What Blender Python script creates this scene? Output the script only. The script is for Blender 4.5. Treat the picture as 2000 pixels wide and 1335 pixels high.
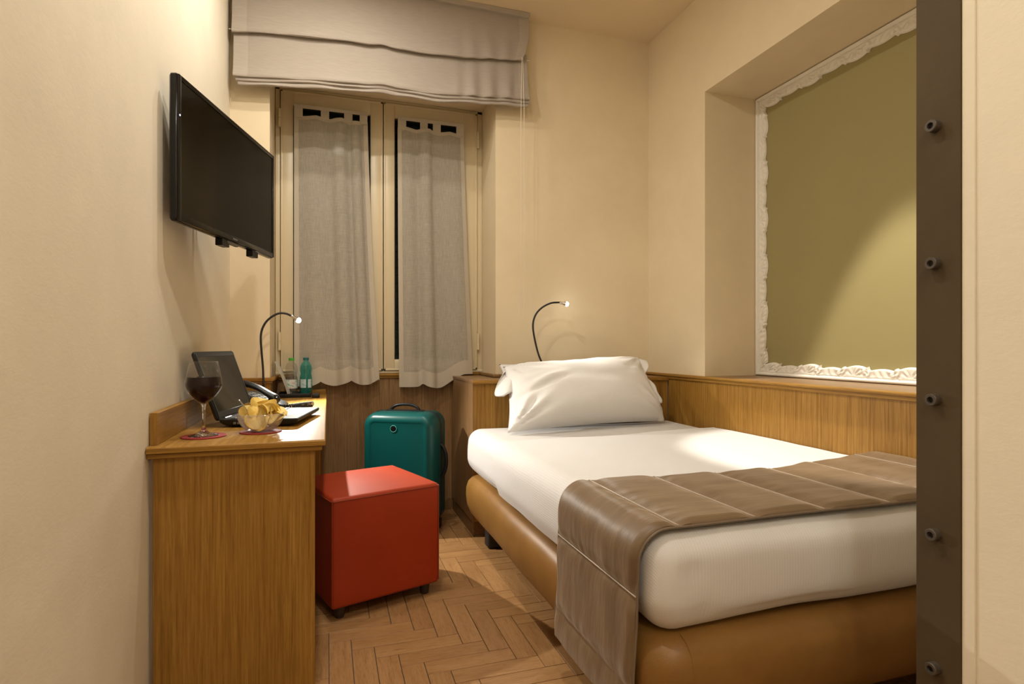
import bpy, bmesh, math, random
from mathutils import Vector, Matrix, noise

# ------------------------------------------------------------------ camera, world, lights, exposure
SC = bpy.context.scene
COL = SC.collection
for o in list(bpy.data.objects):
    bpy.data.objects.remove(o)
random.seed(7)

F_PX, IMG_W = 1119.0, 2000.0
cam_d = bpy.data.cameras.new('camera')
cam_d.sensor_width = 36.0
cam_d.lens = 36.0 * F_PX / IMG_W
cam_d.shift_y = 8.5 / IMG_W
cam_d.clip_start = 0.02
cam = bpy.data.objects.new('camera', cam_d)
COL.objects.link(cam)
cam.location = (0, 0, 1.03)
cam.rotation_euler = (math.radians(90), 0, -math.atan(360 / 1119.0))
SC.camera = cam

w = bpy.data.worlds.new('night')
SC.world = w
w.use_nodes = True
bg = w.node_tree.nodes['Background']
bg.inputs[0].default_value = (0.030, 0.036, 0.034, 1)
bg.inputs[1].default_value = 0.35

SC.view_settings.view_transform = 'Standard'
SC.view_settings.look = 'None'
SC.view_settings.gamma = 1
SC.view_settings.use_curve_mapping = False
SC.view_settings.exposure = 0.13

CEIL = 2.985
WARM = (1.0, 0.94, 0.84)

def lamp(name, kind, loc, power, color, aim=None, size=0.08, **kw):
    d = bpy.data.lights.new(name, kind)
    d.energy = power
    d.color = color
    if kind == 'AREA':
        d.shape = 'DISK'
        d.size = size
    else:
        d.shadow_soft_size = size
    for k, v in kw.items():
        setattr(d, k, v)
    o = bpy.data.objects.new(name, d)
    COL.objects.link(o)
    o.location = loc
    if aim is not None:
        o.rotation_euler = Vector(aim).to_track_quat('-Z', 'Y').to_euler()
    return o

DOWNLIGHTS = [(0.04, 2.60), (0.05, 2.16), (0.55, -0.35), (-0.05, -0.95), (0.10, 1.28)]  # the one farthest back, over the entrance, is an added fill light
POWERS = [6.5, 12, 6.5, 16, 14]
SIZES = [0.07, 0.07, 0.16, 0.16, 0.08]
for (lx, ly), pw, sz in zip(DOWNLIGHTS, POWERS, SIZES):
    lamp('downlight_lamp', 'AREA', (lx, ly, CEIL - 0.022), pw, WARM, (0, 0, -1), sz)
SPOT_POS = (1.65, 1.70, CEIL - 0.024)
lamp('bed_spot_lamp', 'SPOT', SPOT_POS, 235, WARM, (0.173, 0.030, -0.985), 0.03,
     spot_size=math.radians(36.5), spot_blend=0.32)

# ------------------------------------------------------------------ materials
def mat(name, col=(0.8, 0.8, 0.8), rough=0.5, metal=0.0, spec=0.5, **kw):
    m = bpy.data.materials.new(name)
    m.use_nodes = True
    b = m.node_tree.nodes['Principled BSDF']
    b.inputs['Base Color'].default_value = (*col, 1)
    b.inputs['Roughness'].default_value = rough
    b.inputs['Metallic'].default_value = metal
    b.inputs['Specular IOR Level'].default_value = spec
    for k, v in kw.items():
        b.inputs[k].default_value = v
    return m

def nodes(m):
    nt = m.node_tree
    return nt, nt.nodes['Principled BSDF'], nt.links

def add(nt, t, **kw):
    n = nt.nodes.new(t)
    for k, v in kw.items():
        if hasattr(n, k):
            setattr(n, k, v)
        else:
            n.inputs[k].default_value = v
    return n

def coords(nt, scale=(1, 1, 1), src='Object'):
    tc = nt.nodes.new('ShaderNodeTexCoord')
    mp = nt.nodes.new('ShaderNodeMapping')
    mp.inputs['Scale'].default_value = scale
    nt.links.new(tc.outputs[src], mp.inputs['Vector'])
    return mp.outputs['Vector']

def ramp(nt, fac, stops):
    r = nt.nodes.new('ShaderNodeValToRGB')
    e = r.color_ramp.elements
    e[0].position, e[0].color = stops[0][0], (*stops[0][1], 1)
    e[1].position, e[1].color = stops[-1][0], (*stops[-1][1], 1)
    for p, c in stops[1:-1]:
        x = e.new(p)
        x.color = (*c, 1)
    nt.links.new(fac, r.inputs['Fac'])
    return r.outputs['Color']

def noise_tex(nt, vec, scale=1.0, detail=4.0, rough=0.6):
    n = nt.nodes.new('ShaderNodeTexNoise')
    n.inputs['Scale'].default_value = scale
    n.inputs['Detail'].default_value = detail
    n.inputs['Roughness'].default_value = rough
    nt.links.new(vec, n.inputs['Vector'])
    return n.outputs['Fac']

def bump(nt, b, h, strength=0.2, dist=0.002):
    bp = nt.nodes.new('ShaderNodeBump')
    bp.inputs['Strength'].default_value = strength
    bp.inputs['Distance'].default_value = dist
    nt.links.new(h, bp.inputs['Height'])
    nt.links.new(bp.outputs['Normal'], b.inputs['Normal'])

def mixc(nt, a, b_, fac, mode='MULTIPLY'):
    n = nt.nodes.new('ShaderNodeMix')
    n.data_type = 'RGBA'
    n.blend_type = mode
    for s, v in ((6, a), (7, b_)):
        if hasattr(v, 'is_output'):
            nt.links.new(v, n.inputs[s])
        else:
            n.inputs[s].default_value = (*v, 1)
    if hasattr(fac, 'is_output'):
        nt.links.new(fac, n.inputs[0])
    else:
        n.inputs[0].default_value = fac
    return n.outputs[2]

def plaster(name, col, var=0.06, bump_s=0.12):
    m = mat(name, col, 0.75, spec=0.25)
    nt, b, L = nodes(m)
    v = coords(nt)
    n1 = noise_tex(nt, v, 2.2, 6, 0.65)
    d = tuple(c * (1 - var) for c in col)
    u = tuple(min(1, c * (1 + var * 0.5)) for c in col)
    L.new(ramp(nt, n1, [(0.3, d), (0.7, u)]), b.inputs['Base Color'])
    n2 = noise_tex(nt, coords(nt, (30, 30, 55)), 1.5, 5, 0.6)
    bump(nt, b, n2, bump_s, 0.003)
    return m

def wood(name, axis, dark, mid, light, rough=0.38, fine=1.0):
    m = mat(name, mid, rough, spec=0.20)
    nt, b, L = nodes(m)
    sc = [110 * fine, 110 * fine, 110 * fine]
    sc[axis] = 3.0 * fine
    sb = [7, 7, 7]
    sb[axis] = 0.5
    sp = [330, 330, 330]
    sp[axis] = 14
    f1 = noise_tex(nt, coords(nt, sc), 1.0, 5, 0.6)
    f2 = noise_tex(nt, coords(nt, sb), 1.0, 3, 0.5)
    f3 = noise_tex(nt, coords(nt, sp), 1.0, 2, 0.5)
    c1 = ramp(nt, f1, [(0.32, dark), (0.5, mid), (0.68, light)])
    c2 = ramp(nt, f2, [(0.3, (0.86, 0.84, 0.80)), (0.7, (1.0, 1.0, 1.0))])
    c3 = ramp(nt, f3, [(0.35, (0.80, 0.77, 0.72)), (0.5, (1, 1, 1))])
    c = mixc(nt, c1, c2, 1.0)
    c = mixc(nt, c, c3, 0.7)
    L.new(c, b.inputs['Base Color'])
    bump(nt, b, f3, 0.08, 0.001)
    return m

def thin_glass(name, tint=(1, 1, 1), ior=1.45, rough=0.02, body=0.0, body_col=(1, 1, 1)):
    m = bpy.data.materials.new(name)
    m.use_nodes = True
    nt = m.node_tree
    nt.nodes.clear()
    out = nt.nodes.new('ShaderNodeOutputMaterial')
    tr = nt.nodes.new('ShaderNodeBsdfTransparent')
    tr.inputs[0].default_value = (*tint, 1)
    gl = nt.nodes.new('ShaderNodeBsdfGlossy')
    gl.inputs['Roughness'].default_value = rough
    lw = nt.nodes.new('ShaderNodeLayerWeight')
    lw.inputs['Blend'].default_value = 0.5
    pw_ = nt.nodes.new('ShaderNodeMath')
    pw_.operation = 'POWER'
    pw_.inputs[1].default_value = 4.0
    nt.links.new(lw.outputs['Facing'], pw_.inputs[0])
    fr = nt.nodes.new('ShaderNodeMath')
    fr.operation = 'MULTIPLY_ADD'
    fr.inputs[1].default_value = 0.55
    fr.inputs[2].default_value = ((ior - 1) / (ior + 1)) ** 2
    nt.links.new(pw_.outputs[0], fr.inputs[0])
    mx = nt.nodes.new('ShaderNodeMixShader')
    nt.links.new(fr.outputs[0], mx.inputs[0])
    nt.links.new(tr.outputs[0], mx.inputs[1])
    nt.links.new(gl.outputs[0], mx.inputs[2])
    res = mx.outputs[0]
    if body > 0:
        tl = nt.nodes.new('ShaderNodeBsdfTranslucent')
        df = nt.nodes.new('ShaderNodeBsdfDiffuse')
        for n_ in (tl, df):
            n_.inputs[0].default_value = (*body_col, 1)
        m1 = nt.nodes.new('ShaderNodeMixShader')
        m1.inputs[0].default_value = 0.5
        nt.links.new(tl.outputs[0], m1.inputs[1])
        nt.links.new(df.outputs[0], m1.inputs[2])
        m2 = nt.nodes.new('ShaderNodeMixShader')
        m2.inputs[0].default_value = body
        nt.links.new(res, m2.inputs[1])
        nt.links.new(m1.outputs[0], m2.inputs[2])
        res = m2.outputs[0]
    nt.links.new(res, out.inputs[0])
    return m

def emit(name, col, s):
    m = bpy.data.materials.new(name)
    m.use_nodes = True
    nt = m.node_tree
    nt.nodes.clear()
    out = nt.nodes.new('ShaderNodeOutputMaterial')
    e = nt.nodes.new('ShaderNodeEmission')
    e.inputs[0].default_value = (*col, 1)
    e.inputs[1].default_value = s
    nt.links.new(e.outputs[0], out.inputs[0])
    return m

M = {}
M['wall'] = plaster('cream_wall_paint', (0.76, 0.645, 0.45))
M['pale'] = plaster('pale_brushed_plaster', (0.79, 0.715, 0.57), 0.07, 0.14)
M['ceil'] = plaster('cream_ceiling_paint', (0.76, 0.62, 0.415), 0.03, 0.05)
M['green'] = plaster('olive_green_paint', (0.325, 0.275, 0.122), 0.03, 0.05)
OAK = ((0.250, 0.122, 0.021), (0.345, 0.180, 0.036), (0.42, 0.232, 0.054))
M['oak_z'] = wood('honey_oak_upright', 2, *OAK)
M['oak_y'] = wood('honey_oak_long', 1, *OAK, rough=0.46)
M['oak_x'] = wood('honey_oak_cross', 0, *OAK)
DULL = ((0.22, 0.120, 0.050), (0.29, 0.168, 0.076), (0.35, 0.215, 0.105))
M['dull_z'] = wood('dull_oak_upright', 2, *DULL, rough=0.42)
M['dull_y'] = wood('dull_oak_long', 1, *DULL, rough=0.32)
M['plinth'] = wood('dull_oak_plinth', 1, *[tuple(c * 0.8 for c in q) for q in DULL], rough=0.32)
M['grout'] = mat('grey_grout', (0.075, 0.062, 0.05), 0.9)
M['white_frame'] = mat('white_frame_paint', (0.80, 0.76, 0.68), 0.45)
M['window_paint'] = mat('cream_window_enamel', (0.66, 0.56, 0.37), 0.35)
M['glass'] = thin_glass('window_glass', (0.75, 0.8, 0.78), 1.2, 0.10)
M['dark_gap'] = mat('dark_gap', (0.02, 0.018, 0.014), 0.8)
M['steel'] = plaster('raw_dark_steel', (0.082, 0.057, 0.029), 0.25, 0.1)
nodes(M['steel'])[1].inputs['Roughness'].default_value = 0.75
nodes(M['steel'])[1].inputs['Specular IOR Level'].default_value = 0.2
M['bolt'] = mat('bolt_steel', (0.075, 0.06, 0.046), 0.5, 0.2)
M['black'] = mat('black_plastic', (0.010, 0.010, 0.011), 0.38, spec=0.3)
M['black_matte'] = mat('black_matte', (0.014, 0.013, 0.013), 0.6)
M['gloss_black'] = mat('glossy_black', (0.006, 0.006, 0.006), 0.15, spec=0.3)
M['screen'] = mat('dark_screen', (0.009, 0.007, 0.004), 0.12, spec=0.12)
M['lap_screen'] = mat('laptop_screen', (0.020, 0.018, 0.013), 0.08, spec=0.35)
M['lap_dark'] = mat('laptop_charcoal', (0.016, 0.015, 0.014), 0.4, spec=0.3)
M['lap_key'] = mat('laptop_keys', (0.03, 0.03, 0.03), 0.45)
M['palm'] = mat('palm_rest_silver', (0.13, 0.15, 0.14), 0.6, 0.0, spec=0.06)
M['sticker_green'] = mat('sticker_green', (0.03, 0.12, 0.07), 0.4)
M['sticker_white'] = mat('sticker_white', (0.30, 0.36, 0.34), 0.4)
M['red'] = mat('red_coaster', (0.30, 0.018, 0.022), 0.7)
M['chrome'] = mat('polished_steel', (0.7, 0.68, 0.64), 0.15, 1.0)
M['grey'] = mat('grey_plastic', (0.16, 0.155, 0.14), 0.5, spec=0.2)
M['key_white'] = mat('phone_keys', (0.14, 0.135, 0.12), 0.5)
M['wineglass'] = mat('clear_glass', (0.97, 0.97, 0.96), 0.0, **{'Transmission Weight': 1.0, 'IOR': 1.45})
M['wineglass_thin'] = thin_glass('clear_bowl_glass', (0.96, 0.96, 0.95), 1.25, 0.03, 0.008, (0.9, 0.9, 0.88))
M['wine'] = mat('red_wine', (0.010, 0.0008, 0.0015), 0.08, spec=0.12)
M['bowlglass'] = thin_glass('ribbed_bowl_glass', (0.95, 0.94, 0.92), 1.6, 0.12, 0.22, (0.80, 0.77, 0.73))
M['pet_clear'] = thin_glass('clear_bottle', (0.93, 0.93, 0.91), 1.7, 0.05, 0.06, (0.8, 0.8, 0.78))
M['pet_teal'] = thin_glass('teal_bottle', (0.50, 0.86, 0.83), 1.6, 0.05, 0.22, (0.08, 0.55, 0.50))
M['water'] = thin_glass('bottle_water', (0.93, 0.92, 0.88), 1.33)
M['water_teal'] = thin_glass('bottle_water_teal', (0.85, 0.95, 0.94), 1.33)
M['cap_green'] = mat('green_cap', (0.06, 0.36, 0.03), 0.4)
M['cap_teal'] = mat('teal_cap', (0.012, 0.13, 0.14), 0.4)
M['cord'] = mat('white_cord', (0.75, 0.68, 0.55), 0.5)
M['led'] = emit('led_glow', (1, 0.95, 0.84), 28)
M['lens'] = emit('downlight_glow', (1, 0.84, 0.62), 8)
M['tv_led'] = emit('tv_led', (0.8, 0.9, 1), 2.5)
M['white_metal'] = mat('white_enamel', (0.75, 0.72, 0.66), 0.4)

# leaflet paper with faint print
m = mat('printed_paper', (0.62, 0.57, 0.48), 0.7)
nt, b, L = nodes(m)
f = noise_tex(nt, coords(nt, (60, 60, 420)), 1.0, 2)
L.new(ramp(nt, f, [(0.50, (0.58, 0.53, 0.45)), (0.66, (0.42, 0.37, 0.31))]), b.inputs['Base Color'])
M['paper'] = m

def label_mat(name, c1, c2, c3):
    m = mat(name, c1, 0.4)
    nt, b, L = nodes(m)
    f = noise_tex(nt, coords(nt, (40, 40, 50)), 1.0, 2)
    L.new(ramp(nt, f, [(0.40, c2), (0.47, c1), (0.56, c1), (0.64, c3)]), b.inputs['Base Color'])
    return m
M['label_a'] = label_mat('bottle_label_green_print', (0.62, 0.62, 0.58), (0.20, 0.42, 0.30), (0.55, 0.40, 0.36))
M['label_b'] = label_mat('bottle_label_pale_print', (0.50, 0.60, 0.62), (0.30, 0.45, 0.48), (0.58, 0.62, 0.62))

# floor plank tile
m = mat('wood_look_tile', (0.4, 0.24, 0.12), 0.42, spec=0.4)
nt, b, L = nodes(m)
tc = nt.nodes.new('ShaderNodeTexCoord')
geo = nt.nodes.new('ShaderNodeNewGeometry')
oi = nt.nodes.new('ShaderNodeObjectInfo')
rnd = add(nt, 'ShaderNodeMath', operation='ADD')
L.new(geo.outputs['Random Per Island'], rnd.inputs[0])
L.new(oi.outputs['Random'], rnd.inputs[1])
fr = add(nt, 'ShaderNodeMath', operation='FRACT')
L.new(rnd.outputs[0], fr.inputs[0])
comb = nt.nodes.new('ShaderNodeCombineXYZ')
mul = add(nt, 'ShaderNodeMath', operation='MULTIPLY')
mul.inputs[1].default_value = 40
L.new(fr.outputs[0], mul.inputs[0])
L.new(mul.outputs[0], comb.inputs[0])
L.new(mul.outputs[0], comb.inputs[1])
va = add(nt, 'ShaderNodeVectorMath', operation='ADD')
L.new(tc.outputs['UV'], va.inputs[0])
L.new(comb.outputs[0], va.inputs[1])
def fmap(sc):
    mp = nt.nodes.new('ShaderNodeMapping')
    mp.inputs['Scale'].default_value = sc
    L.new(va.outputs[0], mp.inputs['Vector'])
    return mp.outputs['Vector']
f1 = noise_tex(nt, fmap((9, 75, 1)), 1.0, 5, 0.65)
f2 = noise_tex(nt, fmap((5, 16, 1)), 1.0, 3, 0.5)
f3 = noise_tex(nt, fmap((30, 260, 1)), 1.0, 2, 0.6)
c1 = ramp(nt, f1, [(0.27, (0.255, 0.118, 0.042)), (0.42, (0.37, 0.200, 0.078)), (0.70, (0.425, 0.240, 0.102))])
c2 = ramp(nt, f2, [(0.3, (0.84, 0.80, 0.76)), (0.65, (1, 1, 1))])
c3 = ramp(nt, fr.outputs[0], [(0.0, (0.84, 0.82, 0.80)), (1.0, (1.0, 1.0, 1.0))])
c4 = ramp(nt, f3, [(0.36, (0.74, 0.66, 0.58)), (0.50, (1, 1, 1))])
c = mixc(nt, mixc(nt, mixc(nt, c1, c2, 1.0), c3, 1.0), c4, 0.6)
L.new(c, b.inputs['Base Color'])
bump(nt, b, f1, 0.10, 0.001)
M['tile'] = m

# bed linen with fine woven stripes (stripe runs along UV v)
def stripe_linen(name, col, period=0.008, amount=0.045):
    m = mat(name, col, 0.75, spec=0.2)
    nt, b, L = nodes(m)
    b.inputs['Sheen Weight'].default_value = 0.15
    tc = nt.nodes.new('ShaderNodeTexCoord')
    sx = nt.nodes.new('ShaderNodeSeparateXYZ')
    L.new(tc.outputs['UV'], sx.inputs[0])
    mu = add(nt, 'ShaderNodeMath', operation='MULTIPLY')
    mu.inputs[1].default_value = 2 * math.pi / period
    L.new(sx.outputs[0], mu.inputs[0])
    si = add(nt, 'ShaderNodeMath', operation='SINE')
    L.new(mu.outputs[0], si.inputs[0])
    d = tuple(c * (1 - amount) for c in col)
    ad = add(nt, 'ShaderNodeMath', operation='MULTIPLY_ADD')
    ad.inputs[1].default_value = 0.5
    ad.inputs[2].default_value = 0.5
    L.new(si.outputs[0], ad.inputs[0])
    L.new(ramp(nt, ad.outputs[0], [(0.25, d), (0.75, col)]), b.inputs['Base Color'])
    bump(nt, b, ad.outputs[0], 0.14, 0.0012)
    return m
M['linen'] = stripe_linen('striped_white_linen', (0.69, 0.675, 0.665))
m = mat('white_pillow_cotton', (0.75, 0.735, 0.72), 0.8, spec=0.2)
nt, b, L = nodes(m)
bump(nt, b, noise_tex(nt, coords(nt, (9, 9, 9)), 1.0, 5, 0.6), 0.25, 0.008)
M['cotton'] = m

# satin runner
m = mat('taupe_satin', (0.17, 0.12, 0.08), 0.50, spec=0.4)
nt, b, L = nodes(m)
b.inputs['Sheen Weight'].default_value = 0.45
b.inputs['Sheen Roughness'].default_value = 0.35
b.inputs['Sheen Tint'].default_value = (0.9, 0.75, 0.6, 1)
b.inputs['Anisotropic'].default_value = 0.5
f = noise_tex(nt, coords(nt, (5, 22, 5)), 1.0, 4, 0.55)
L.new(ramp(nt, f, [(0.3, (0.135, 0.085, 0.043)), (0.7, (0.185, 0.122, 0.066))]), b.inputs['Base Color'])
bump(nt, b, f, 0.35, 0.010)
M['satin'] = m
M['stitch'] = mat('satin_thread_highlight', (0.36, 0.28, 0.20), 0.35)  # pale thread colour paints in the satin highlight along the seams
M['satin_edge'] = mat('taupe_binding', (0.17, 0.125, 0.085), 0.5)

# leather
def leather(name, c1, c2, rough, scale=420):
    m = mat(name, c1, rough, spec=0.4)
    nt, b, L = nodes(m)
    f = noise_tex(nt, coords(nt), 5, 5, 0.6)
    L.new(ramp(nt, f, [(0.3, c1), (0.7, c2)]), b.inputs['Base Color'])
    v = nt.nodes.new('ShaderNodeTexVoronoi')
    v.inputs['Scale'].default_value = scale
    tc = nt.nodes.new('ShaderNodeTexCoord')
    L.new(tc.outputs['Object'], v.inputs['Vector'])
    bump(nt, b, v.outputs['Distance'], 0.18, 0.001)
    return m
M['tan'] = leather('tan_leather', (0.215, 0.102, 0.022), (0.28, 0.142, 0.034), 0.42)
M['orange'] = leather('orange_leatherette', (0.30, 0.026, 0.002), (0.35, 0.032, 0.003), 0.52, 600)
M['orange_seam'] = mat('orange_seam', (0.26, 0.030, 0.007), 0.5)
M['dark_wood'] = mat('dark_wood_leg', (0.030, 0.018, 0.012), 0.4)
M['teal_shell'] = mat('teal_shell', (0.0015, 0.060, 0.057), 0.33, spec=0.32)
M['teal_badge'] = mat('badge_rim', (0.05, 0.3, 0.28), 0.3)

# blind and curtain fabric
def weave(name, col, alpha=1.0, tx=500, cross=False):
    m = mat(name, col, 0.85, spec=0.1)
    nt, b, L = nodes(m)
    a = noise_tex(nt, coords(nt, (tx, tx, 18)), 1.0, 2)
    c_ = noise_tex(nt, coords(nt, (18, 18, tx)), 1.0, 2)
    sm = add(nt, 'ShaderNodeMath', operation='ADD')
    L.new(a, sm.inputs[0])
    L.new(c_, sm.inputs[1])
    d = tuple(c * 0.90 for c in col)
    L.new(ramp(nt, c_ if cross else a, [(0.35, d), (0.65, col)]), b.inputs['Base Color'])
    bump(nt, b, sm.outputs[0], 0.15, 0.001)
    if alpha < 1:
        out = nt.nodes['Material Output']
        tr = nt.nodes.new('ShaderNodeBsdfTransparent')
        mx = nt.nodes.new('ShaderNodeMixShader')
        k = nt.nodes.new('ShaderNodeMath')
        k.operation = 'MULTIPLY_ADD'
        k.inputs[1].default_value = 0.45
        k.inputs[2].default_value = alpha - 0.45
        L.new(sm.outputs[0], k.inputs[0])
        k.use_clamp = True
        L.new(k.outputs[0], mx.inputs[0])
        L.new(tr.outputs[0], mx.inputs[1])
        L.new(b.outputs[0], mx.inputs[2])
        L.new(mx.outputs[0], out.inputs[0])
    return m
M['blind'] = weave('beige_linen_blind', (0.385, 0.335, 0.285), 1.0, 420, True)
M['blind_hem'] = weave('beige_linen_hem', (0.43, 0.378, 0.322), 1.0, 420, True)
M['sheer'] = weave('sheer_grey_curtain', (0.50, 0.455, 0.375), 0.76, 800)
M['sheer_hem'] = weave('sheer_curtain_hem', (0.52, 0.46, 0.37), 1.0, 800)

def simple_var(name, c1, c2, scale, rough=0.6):
    m = mat(name, c1, rough)
    nt, b, L = nodes(m)
    L.new(ramp(nt, noise_tex(nt, coords(nt), scale, 3), [(0.35, c1), (0.65, c2)]), b.inputs['Base Color'])
    return m
M['chip'] = simple_var('potato_chip', (0.74, 0.50, 0.10), (0.86, 0.68, 0.24), 45, 0.55)

# ------------------------------------------------------------------ mesh helpers
def mk(name, bm, material, parent=None, smooth=35, label=None):
    me = bpy.data.meshes.new(name)
    bmesh.ops.recalc_face_normals(bm, faces=bm.faces)
    bm.to_mesh(me)
    bm.free()
    if smooth:
        me.shade_smooth()
        if smooth < 180:
            me.set_sharp_from_angle(angle=math.radians(smooth))
    me.materials.append(material)
    o = bpy.data.objects.new(name, me)
    COL.objects.link(o)
    if parent is not None:
        o.parent = parent
    if label:
        o['label'] = label
    return o

def shape():
    return bmesh.new()

def tag(o, label, cat, group=None):
    o['label'] = label
    o['category'] = cat
    if group:
        o['group'] = group
    return o

def thing(name, label, cat, loc=(0, 0, 0), rz=0.0, group=None):
    o = bpy.data.objects.new(name, None)
    o.empty_display_size = 0.05
    COL.objects.link(o)
    o.location = loc
    o.rotation_euler = (0, 0, rz)
    return tag(o, label, cat, group)

def struct(name, bm, material, smooth=0):
    o = mk(name, bm, material, None, smooth)
    o['kind'] = 'structure'
    return o

def box(bm, x0, x1, y0, y1, z0, z1, bev=0.0, seg=2):
    r = bmesh.ops.create_cube(bm, size=1.0)
    vs = r['verts']
    for v in vs:
        v.co = Vector(((x0 + x1) / 2 + v.co.x * (x1 - x0), (y0 + y1) / 2 + v.co.y * (y1 - y0), (z0 + z1) / 2 + v.co.z * (z1 - z0)))
    if bev > 0:
        es = list({e for v in vs for e in v.link_edges})
        bmesh.ops.bevel(bm, geom=es, offset=bev, segments=seg, profile=0.5, affect='EDGES', clamp_overlap=True)
    return bm

def ring(bm, pts):
    return [bm.verts.new(p) for p in pts]

def bridge(bm, a, b_, closed=True):
    n = len(a)
    for i in range(n if closed else n - 1):
        j = (i + 1) % n
        bm.faces.new((a[i], a[j], b_[j], b_[i]))

def loft(bm, rings, cap0=True, cap1=True):
    rs = [ring(bm, r) for r in rings]
    for i in range(len(rs) - 1):
        bridge(bm, rs[i], rs[i + 1])
    if cap0:
        bm.faces.new(rs[0])
    if cap1:
        bm.faces.new(rs[-1])
    return bm

def lathe(bm, prof, seg=32, c=(0, 0, 0), cap=True):
    rings = []
    for r, z in prof:
        rings.append([(c[0] + r * math.cos(2 * math.pi * i / seg), c[1] + r * math.sin(2 * math.pi * i / seg), c[2] + z) for i in range(seg)])
    return loft(bm, rings, cap, cap)

def tube(bm, pts, r, seg=10, cap=True):
    P = [Vector(p) for p in pts]
    n = len(P)
    rad = r if isinstance(r, (list, tuple)) else [r] * n
    tan = []
    for i in range(n):
        t = P[min(i + 1, n - 1)] - P[max(i - 1, 0)]
        tan.append(t.normalized())
    up = Vector((0, 0, 1)) if abs(tan[0].z) < 0.9 else Vector((1, 0, 0))
    nv = tan[0].cross(up).normalized()
    rings = []
    for i in range(n):
        nv = (nv - tan[i] * nv.dot(tan[i])).normalized()
        bv = tan[i].cross(nv)
        rings.append([P[i] + (nv * math.cos(2 * math.pi * k / seg) + bv * math.sin(2 * math.pi * k / seg)) * rad[i] for k in range(seg)])
    return loft(bm, rings, cap, cap)

def spline(pts, n=8):
    P = [Vector(p) for p in pts]
    P = [P[0] * 2 - P[1]] + P + [P[-1] * 2 - P[-2]]
    out = []
    for i in range(1, len(P) - 2):
        for k in range(n):
            t = k / n
            a, b_, c, d = P[i - 1], P[i], P[i + 1], P[i + 2]
            out.append(0.5 * ((2 * b_) + (c - a) * t + (2 * a - 5 * b_ + 4 * c - d) * t * t + (3 * b_ - a - 3 * c + d) * t ** 3))
    out.append(P[-2])
    return out

def grid(bm, nu, nv, fn, uv=None):
    """open surface fn(i/nu, j/nv)"""
    V = [[bm.verts.new(fn(i / nu, j / nv)) for j in range(nv + 1)] for i in range(nu + 1)]
    lay = bm.loops.layers.uv.verify() if uv else None
    for i in range(nu):
        for j in range(nv):
            f = bm.faces.new((V[i][j], V[i + 1][j], V[i + 1][j + 1], V[i][j + 1]))
            if uv:
                for lp, (a, c) in zip(f.loops, ((i, j), (i + 1, j), (i + 1, j + 1), (i, j + 1))):
                    lp[lay].uv = uv(a / nu, c / nv)
    return V

def shell(bm, nu, nv, outer, inner, uv=None):
    """two surfaces closed along the four borders"""
    A = grid(bm, nu, nv, outer, uv)
    B = grid(bm, nu, nv, inner, uv)
    def strip(a, b_):
        for i in range(len(a) - 1):
            bm.faces.new((a[i], a[i + 1], b_[i + 1], b_[i]))
    strip(A[0], B[0])
    strip(A[-1], B[-1])
    strip([r[0] for r in A], [r[0] for r in B])
    strip([r[-1] for r in A], [r[-1] for r in B])
    return bm

def rrect(w_, h_, r, n=6):
    """rounded rectangle outline centred on 0, ccw"""
    pts = []
    for cx, cy, a0 in ((w_ / 2 - r, h_ / 2 - r, 0), (-w_ / 2 + r, h_ / 2 - r, 90), (-w_ / 2 + r, -h_ / 2 + r, 180), (w_ / 2 - r, -h_ / 2 + r, 270)):
        for k in range(n + 1):
            a = math.radians(a0 + 90 * k / n)
            pts.append((cx + r * math.cos(a), cy + r * math.sin(a)))
    return pts

def axis_samples(lo, hi, r, n):
    k = 6
    a = [lo + r * t / k for t in range(k)]
    b_ = [lo + r + (hi - lo - 2 * r) * t / n for t in range(n + 1)]
    c = [hi - r + r * t / k for t in range(1, k + 1)]
    return a + b_ + c

def rbox(bm, lo, hi, r, n, fn=None, uvf=None):
    """rounded box as a grid-skinned closed surface"""
    S = [axis_samples(lo[i], hi[i], r, n[i]) for i in range(3)]
    cache = {}
    lay = bm.loops.layers.uv.verify()
    def vert(i, j, k):
        key = (i, j, k)
        if key not in cache:
            q = Vector((S[0][i], S[1][j], S[2][k]))
            c = Vector([min(max(q[a], lo[a] + r), hi[a] - r) for a in range(3)])
            d = q - c
            if d.length > 1e-9:
                # spherify evenly
                q = c + d.normalized() * r
            if fn:
                q = fn(q)
            cache[key] = bm.verts.new(q)
        return cache[key]
    nx, ny, nz = len(S[0]) - 1, len(S[1]) - 1, len(S[2]) - 1
    def face(keys):
        f = bm.faces.new([vert(*k) for k in keys])
        if uvf:
            for lp in f.loops:
                lp[lay].uv = uvf(lp.vert.co)
    for i in range(nx):
        for j in range(ny):
            for k in (0, nz):
                face([(i, j, k), (i + 1, j, k), (i + 1, j + 1, k), (i, j + 1, k)])
    for i in range(nx):
        for k in range(nz):
            for j in (0, ny):
                face([(i, j, k), (i + 1, j, k), (i + 1, j, k + 1), (i, j, k + 1)])
    for j in range(ny):
        for k in range(nz):
            for i in (0, nx):
                face([(i, j, k), (i, j + 1, k), (i, j + 1, k + 1), (i, j, k + 1)])
    return bm

def nz(x, y, z, s=1.0):
    return noise.noise(Vector((x * s, y * s, z * s)))

def smooth01(a, b_, x):
    t = min(1, max(0, (x - a) / (b_ - a)))
    return t * t * (3 - 2 * t)

# ------------------------------------------------------------------ room shell
XL, XR, YB, YN = -0.48, 1.975, 3.26, 3.585      # left wall, right wall, back wall, recess back
NX0, NX1 = -0.29, 0.947                          # window recess sides
LEDGE = 0.866
NICHE_X = 2.340
NY0, NY1, NZ1 = 0.93, 2.675, 2.43                # wall niche
XP, YP = 1.077, 0.806                            # partition face and end

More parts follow.
